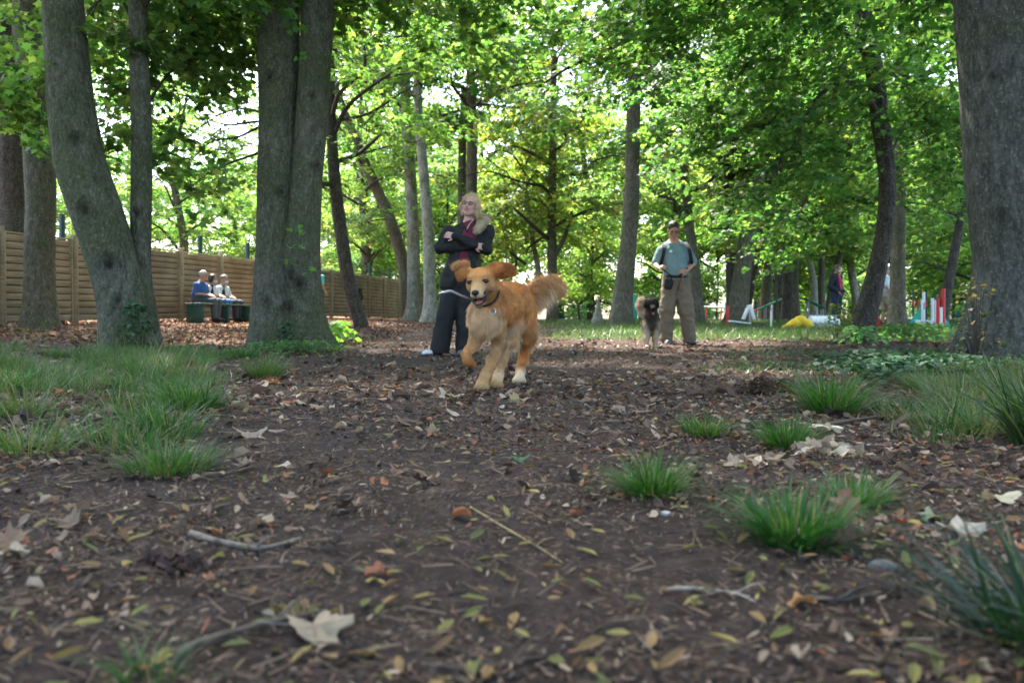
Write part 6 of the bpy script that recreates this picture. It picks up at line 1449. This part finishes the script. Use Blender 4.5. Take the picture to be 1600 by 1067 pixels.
G = [clumps(460, (-5.6, -.8), (2.1, 9), dl, .145, .0019, 120, GRS*2+DRY[2:], .25),
     patch(16000, (-5.6, -.8), (2.3, 9), .10, .0020, dl, GRS+DRY, .4),
     clumps(190, (1.1, 4), (2.3, 5.8), dr, .15, .0020, 120, GRS+DRY[2:]+DRY[:1], .35),
     patch(6000, (1.2, 4), (2.3, 5.8), .11, .0020, dr, GRS+DRY, .4),
     patch(60000, (0, 26), (13, 30), .20, .007, dfar, [(.055, .125, .028), (.075, .15, .035), (.045, .10, .025), (.10, .13, .045)], .1),
     patch(12000, (1, 8), (5.5, 12), .10, .004, dmid, GRS, .15),
     patch(9000, (-8, -2), (8, 16), .14, .005, lambda x, y: dsp(x, y)*1.6, GRS, .2),
     patch(2500, (-1.5, 2.5), (5, 12), .05, .004, dsp, GRS, .1)]
o = obj('grass', mesh_from('grass', G, True), M_grass); tag(o, 'short wild grass spreading over both banks and beyond the path', 'grass', kind='stuff')
# seed stalks on the left bank
n = 260; x = rl.uniform(-5.2, -1.6, n); y = rl.uniform(3.2, 8.5, n); m = x < -.36*y-.2; x, y = x[m], y[m]; n = len(x)
G = [blades(np.stack([x, y, gz(x, y)], -1), rl.uniform(0, 6.28, n), rl.uniform(.25, .5, n), rl.uniform(.05, .5, n), rl.uniform(.05, .4, n), np.full(n, .0016), pick(n, DRY+[(.12, .17, .06)]))]
o = obj('grass_stalks', mesh_from('grass_stalks', G, True), M_grass); tag(o, 'dry thin seed stalks rising above the grass of the left bank', 'grass', kind='stuff')
# ivy carpet under the huge trunk
IV = np.array([[-.4, 0, 0], [-.25, .35, .03], [.05, .42, 0], [.2, .2, .04], [.55, 0, -.05], [.2, -.2, .04], [.05, -.42, 0], [-.25, -.35, .03]]); IV_F = [list(range(8))]
n = 5200; x = rl.normal(2.9, .75, n); y = rl.uniform(4.6, 7.6, n); nn = fbm(np.stack([x, y, 0*x], -1)*1.8, 91, 3)
m = (x > .40*y+.0+nn*.4) & (x < .68*y) & (nn > -.4); x, y = x[m], y[m]; n = len(x)
z = gz(x, y)+rl.uniform(.01, .10, n)*(1+nn[m])
X, Y, Z = axes(rl.uniform(0, 6.28, n), rl.normal(.2, .35, n), rl.normal(0, .35, n))
G = [scatter(IV, IV_F, np.stack([x, y, z], -1), X, Y, Z, rl.uniform(.035, .075, n), pick(n, [(.02, .06, .03), (.03, .078, .04), (.042, .095, .052), (.024, .055, .026)]))]
o = obj('ivy_carpet', mesh_from('ivy_carpet', G, False), m_leaf('ivy_leaf', .2, tint=(1.3, 1.5, .8), rough=.6, spec=.2)); tag(o, 'low carpet of bluish green ivy leaves at the foot of the huge right trunk', 'ivy', kind='stuff')
M_ivy = o.data.materials[0]
# ivy climbing the leaning trunk, and small plants
def leafy(name, label, cat, x, y, hgt, rad, n, size, pal, seed, mat_=None, shape=IV, face=IV_F, stems=8):
    r = np.random.default_rng(seed); root = thing(name, label, cat, (x, y, gz(x, y)[0]))
    a = r.uniform(0, 6.28, n); h = r.uniform(.02, 1, n)**.8*hgt; rr = rad*np.sqrt(r.uniform(0, 1, n))*(1.05-.6*h/hgt)
    P = np.stack([np.cos(a)*rr, np.sin(a)*rr, h], -1)
    X, Y, Z = axes(a+r.normal(0, .6, n), r.normal(.35, .35, n), r.normal(0, .35, n))
    c = np.array(pal)[r.integers(0, len(pal), n)]*(1+r.uniform(-.25, .25, (n, 1)))
    obj('foliage', mesh_from('foliage', [scatter(shape, face, P, X, Y, Z, size*r.uniform(.6, 1.3, n), c)], False), mat_ or M_leaf, root)
    g = []
    for i in range(stems):
        q = P[r.integers(0, n)]; g += tube(np.array([[q[0]*.2, q[1]*.2, -.03], [q[0]*.6, q[1]*.6, q[2]*.6], q]), [.006, .004, .002], seg=5, cap=False)
    obj('stem', mesh_from('stem', g), M_twig, root); return root
IVP = [(.03, .085, .04), (.045, .11, .055), (.025, .065, .03)]
bx = W(215, 540, 8.75); leafy('ivy_plant', 'dark ivy climbing the foot of the leaning mossy trunk', 'ivy', bx[0], 8.72, .55, .24, 260, .06, IVP, 1, M_ivy)
bx = W(447, 540, 9.6); leafy('ivy_plant', 'small ivy sprig on the bark at the foot of the twin trunk', 'ivy', bx[0], 9.62, .34, .16, 90, .055, IVP, 2, M_ivy)
bx = W(525, 520, 12); leafy('maple_seedling', 'bright green maple seedling just right of the twin trunk', 'seedling', bx[0], 12, .32, .45, 130, .12, [(.09, .2, .03), (.12, .24, .04)], 3, shape=LEAF_SH, face=LEAF_F)
bx = W(620, 500, 33); leafy('climbing_plant', 'dark climber growing up a panel of the wooden fence', 'climber', -6.25, 32.4, 1.25, .3, 260, .12, IVP, 4, M_ivy)
bx = W(1310, 530, 12.2); leafy('shrub', 'scrubby bush at the left foot of the dark twisting trunk', 'shrub', bx[0], 12.2, .6, .30, 260, .06, [(.05, .10, .02), (.09, .14, .03), (.16, .16, .05)], 5)
bx = W(1345, 560, 11.3); leafy('nettle', 'pale green nettle in front of the dark twisting trunk', 'weed', bx[0], 11.3, .28, .4, 160, .08, [(.07, .15, .06), (.09, .18, .08)], 6)
bx = W(1425, 535, 12.8); leafy('nettle', 'patch of nettles in front of the straight slim grey trunk', 'weed', bx[0], 12.8, .30, .9, 420, .09, [(.05, .12, .04), (.08, .15, .05)], 7)
bx = W(1550, 480, 6.9); leafy('bramble', 'dry brown twiggy bramble leaning on the left side of the huge trunk', 'bramble', W(1520, 0, 7.1)[0], 7.05, .75, .28, 120, .05, [(.09, .07, .03), (.05, .06, .02), (.12, .08, .03)], 8, stems=30)
bx = W(445, 600, 7.8); leafy('ground_ivy', 'low leafy weeds along the root of the twin trunk', 'weed', W(450, 0, 9.2)[0], 9.2, .14, .8, 420, .06, [(.04, .10, .03), (.06, .13, .04)], 9)
# epicormic leaves on the twin trunk
r = np.random.default_rng(3)
for i, (px, py) in enumerate([(450, 412), (482, 420), (462, 385), (462, 360), (455, 20), (470, 90)]): 
    p = W(px, py, 9.72); n = 5
    a = r.uniform(0, 6.28, n); X, Y, Z = axes(a, r.normal(.3, .3, n), r.normal(0, .3, n))
    P = r.normal(0, .05, (n, 3))*np.array([1.3, .6, .5])
    sp_ = mesh_from('sprig', [scatter(LEAF_SH, LEAF_F, P, X, Y, Z, r.uniform(.07, .12, n), np.tile([.08, .19, .04], (n, 1)))]+[(v, f, np.full((len(v), 3), .05)) for v, f, _ in tube(np.array([[0, .25, -.03], [0, .1, 0], [0, 0, 0]]), [.004, .003, .002], seg=5, cap=False)], False)
    o = obj('leaf_sprig', sp_, M_leaf); o.parent = t4; o.location = tuple(p-np.array(t4.location))

# ================================================================== FALLEN PIECES THAT STAND OUT
def dgr(px, py):
    d = 3.
    for _ in range(15): x = (px-800)/FPX*d; d = FPX*(HC-gz(x, d)[0])/(py-YH)
    return (px-800)/FPX*d, d
def stick(pts, r0, label, col, seed=0, name='stick'):
    P = []
    for px, py, lift in pts:
        x, d = dgr(px, py); P.append([x, d, gz(x, d)[0]+lift])
    P = np.array(P); b = P[0].copy(); r = np.random.default_rng(seed)
    g = tube(P-b, np.linspace(r0, r0*.5, len(P)), seg=10, spacing=.01, disp=lambda th, al, Q, rr: rr*(1+.18*fbm(Q.reshape(-1, 3)*40, seed, 3).reshape(rr.shape)))
    m_ = int(len(P)/2); s = P[m_]-b; e = s+np.array([r.uniform(.02, .05), r.uniform(-.05, .05), .02])
    g += tube(np.array([s, (s+e)/2+[0, 0, .004], e]), [r0*.5, r0*.4, r0*.2], seg=6)
    g = [(v, f, None) for v, f, _ in g]
    o = obj(name, mesh_from(name, g), m_simple('stick_'+str(seed), col, .8, .3, 60, .4)); o.location = tuple(b); tag(o, label, 'stick'); return o
stick([(268, 1032, .006), (330, 1008, .008), (430, 982, .010), (510, 968, .012)], .0055, 'dark stick lying against the big pale dead leaf in the left foreground', (.09, .07, .055), 1)
stick([(298, 838, .006), (345, 852, .006), (400, 862, .007), (425, 860, .007), (470, 846, .006)], .006, 'bent grey twig in the left foreground above the clump of dark leaves', (.17, .14, .12), 2)
stick([(735, 795, .004), (790, 828, .004), (838, 856, .004), (878, 882, .004)], .0022, 'thin straight straw coloured stalk in the middle of the foreground', (.34, .25, .12), 3)
stick([(1260, 940, .005), (1310, 944, .006), (1365, 938, .006)], .006, 'short dark stick right of the orange leaf in the right foreground', (.05, .042, .04), 4)
stick([(315, 745, .006), (360, 742, .006), (395, 732, .006)], .006, 'brown stick at the near edge of the left bank', (.12, .09, .065), 5)
stick([(1040, 925, .004), (1080, 923, .004), (1150, 932, .005), (1180, 945, .004)], .003, 'pale thin twig lying across the right foreground', (.30, .26, .22), 6)
stick([(660, 1044, .004), (740, 1050, .005), (800, 1040, .005), (850, 1030, .004)], .003, 'dark curved twig at the bottom middle edge', (.08, .06, .05), 7)
stick([(1290, 668, .01), (1340, 660, .012), (1400, 652, .01)], .008, 'brown twig on the ground behind the flat pale wood chip', (.12, .08, .06), 8)
def deadleaf(px, py, size, label, col, az, tilt, roll, lift=.012, shape=MAPLE, face=MAPLE_F, curl=.25, seed=0, name='dead_leaf'):
    x, d = dgr(px, py); z = gz(x, d)[0]; size = size*.72; col = np.array(col)*.62
    ra = np.random.default_rng(seed+50); K_ = 34; th = np.linspace(-math.pi, math.pi, K_, endpoint=False)
    lob = .38+.055*np.cos(5*th)+.035*np.cos(9*th+seed)+ra.normal(0, .022, K_)
    rings = [np.zeros((1, 3))]
    for f_ in (.35, .7, 1.0):
        rr_ = lob*f_*(1 if f_ == 1 else .95); zz_ = (-.10*np.abs(np.sin(2.5*th))*f_+.16*f_**2*np.sin(th*2+seed)+ra.normal(0, .018, K_))
        rings.append(np.stack([np.cos(th)*rr_*1.25, np.sin(th)*rr_, zz_], -1))
    shape = np.vstack(rings); face = []
    tri = [[0, 1+i, 1+(i+1) % K_] for i in range(K_)]
    for q_ in range(2):
        for i in range(K_):
            a_, b_ = 1+q_*K_+i, 1+q_*K_+(i+1) % K_; tri += [[a_, a_+K_, b_+K_], [a_, b_+K_, b_]]
    face = tri
    # subdivided leaf outline with curl and wavy edge
    r = np.random.default_rng(seed); s = shape.copy(); s[:, 2] += curl*(s[:, 0]**2*.6+s[:, 1]**2*1.5)
    V = s*size; c = np.tile(np.asarray(col), (len(V), 1))*(1+r.uniform(-.15, .15, (len(V), 1))); c[0] *= .8
    st = np.array([[-.45*size, 0, .01*size], [-.75*size, .03*size, .02*size]]); g = [(V, np.array(face), c)]
    g += [(v, f, np.full((len(v), 3), .2)) for v, f, _ in tube(np.vstack([st, [-.95*size, .12*size, 0]]), [size*.012]*3, seg=5)]
    o = obj(name, mesh_from(name, g, True), M_dead)
    o.location = (x, d, z+lift); o.rotation_euler = (roll, tilt, az); tag(o, label, 'dead leaf'); return o
deadleaf(495, 995, .100, 'big pale buff dead leaf lying in the left foreground', (.52, .40, .29), .3, .12, .25, .014, curl=.35, seed=1)
deadleaf(1322, 838, .085, 'tan dead leaf standing upright against the bright grass tuft', (.45, .27, .18), 1.2, -1.25, .2, .05, curl=.2, seed=2)
deadleaf(412, 822, .06, 'pale dead leaf above the bent grey twig', (.50, .37, .26), 2, .15, -.2, seed=3)
deadleaf(1252, 950, .05, 'orange brown dead leaf in the right foreground', (.50, .24, .09), 2.8, .2, .2, seed=4)
deadleaf(1460, 815, .075, 'grey green dead leaf in the right foreground below the tall clump', (.30, .36, .22), .4, .15, .1, seed=5)
deadleaf(1560, 785, .10, 'creamy dead leaf near the right edge', (.62, .56, .42), 2.4, .1, .1, seed=6)
deadleaf(1500, 838, .10, 'whitish folded dead leaf left of the right edge', (.55, .50, .42), .1, .1, .35, curl=.5, seed=7)
deadleaf(390, 682, .15, 'pale dead leaf on the path at the edge of the left bank', (.52, .42, .31), .8, .1, .2, seed=8)
deadleaf(705, 622, .17, 'pale curled dead leaf just in front of the golden dog', (.60, .50, .38), .2, .1, .2, seed=9)
deadleaf(812, 628, .15, 'curled straw leaf right of the paws of the golden dog', (.50, .40, .20), .8, -.1, .3, curl=.6, seed=10)
deadleaf(590, 903, .055, 'rust red dead leaf in the middle foreground', (.42, .16, .08), .4, .1, .1, seed=11)
deadleaf(22, 870, .06, 'cream dead leaf at the left edge', (.55, .45, .35), .9, .2, .1, seed=12)
deadleaf(425, 600, .13, 'single orange leaf at the foot of the twin trunk', (.55, .28, .06), 2.0, .2, .1, seed=13)
deadleaf(812, 722, .07, 'green fallen leaf in the middle of the path', (.10, .22, .10), .2, .05, .05, seed=14)
deadleaf(622, 742, .06, 'brown pointed leaf at the end of a dark twig on the path', (.36, .20, .12), .2, .2, .2, seed=15)
# pile of bark crumbs and pale leaf heaps
def heap(name, label, cat, px, py, rx, h, n, size, pal, seed, shape=CHIP, face=CHIP_F):
    x, d = dgr(px, py); r = np.random.default_rng(seed); a = r.uniform(0, 6.28, n); rr = np.sqrt(r.uniform(0, 1, n))
    P = np.stack([np.cos(a)*rr*rx, np.sin(a)*rr*rx*.7, h*(1-rr**1.6)*r.uniform(.5, 1, n)+.004], -1)
    X, Y, Z = axes(r.uniform(0, 6.28, n), r.normal(0, .6, n), r.normal(0, .6, n))
    c = np.array(pal)[r.integers(0, len(pal), n)]*(1+r.uniform(-.3, .3, (n, 1)))
    o = obj(name, mesh_from(name, [scatter(shape, face, P, X, Y, Z, size*r.uniform(.5, 1.4, n), c)], False), M_dead); o.location = (x, d, gz(x, d)[0]); tag(o, label, cat); return o
heap('bark_pile', 'dark heap of bark crumbs and dead leaves left of the tall grass tuft', 'bark pile', 1193, 616, .15, .085, 900, .035, BROWN[:3]+[(.12, .06, .04)], 1)
heap('leaf_heap', 'heap of pale dead leaves right of the small dark grass tuft', 'leaf heap', 1290, 710, .10, .03, 60, .06, TAN+[(.6, .5, .38)], 2, CURL, CURL_F)
heap('leaf_heap', 'scatter of whitish leaf scraps on the path before the small dark grass tuft', 'leaf heap', 1180, 728, .10, .02, 40, .045, TAN+[(.6, .5, .4)], 3, CURL, CURL_F)
heap('leaf_heap', 'clump of dark rotting leaves in the left foreground by the bent twig', 'leaf heap', 268, 888, .055, .02, 60, .028, [(.05, .033, .03), (.08, .05, .045)], 4, CURL, CURL_F)
heap('leaf_heap', 'pale leaf shreds behind the dark stick in the left foreground', 'leaf heap', 455, 965, .035, .014, 40, .018, TAN+YEL, 5, CURL, CURL_F)
x, d = dgr(1293, 673); o = obj('wood_chip', mesh_from('wood_chip', box((0, 0, 0), (.095, .04, .012), rotm('X', 0), .003)), m_simple('pale_wood', (.62, .52, .40), .8, .2, 40, .3)); o.location = (x, d, gz(x, d)[0]+.012); o.rotation_euler = (.05, .08, .1); tag(o, 'flat pale wood chip behind the small dark grass tuft', 'wood chip')
def stone(px, py, s, label, col, seed):
    x, d = dgr(px, py); q = SDF().ell((0, 0, 0), (s, s*.75, s*.55)); V, Fq = q.build(s/9); V = V*(1+.14*fbm(V/s*1.6, seed, 3)[:, None])
    o = obj('stone', mesh_from('stone', [(V, Fq, None)]), m_simple('stone_%d' % seed, col, .8, .25, 90, .4)); o.location = (x, d, gz(x, d)[0]+s*.2); tag(o, label, 'stone')
stone(1378, 890, .020, 'grey stone lying in the right foreground', (.13, .125, .13), 1)
stone(1040, 804, .010, 'small pale pebble beside the tuft alone on the bare path', (.45, .42, .42), 2)
stone(1578, 872, .007, 'tiny white pebble near the right edge', (.6, .6, .58), 3)
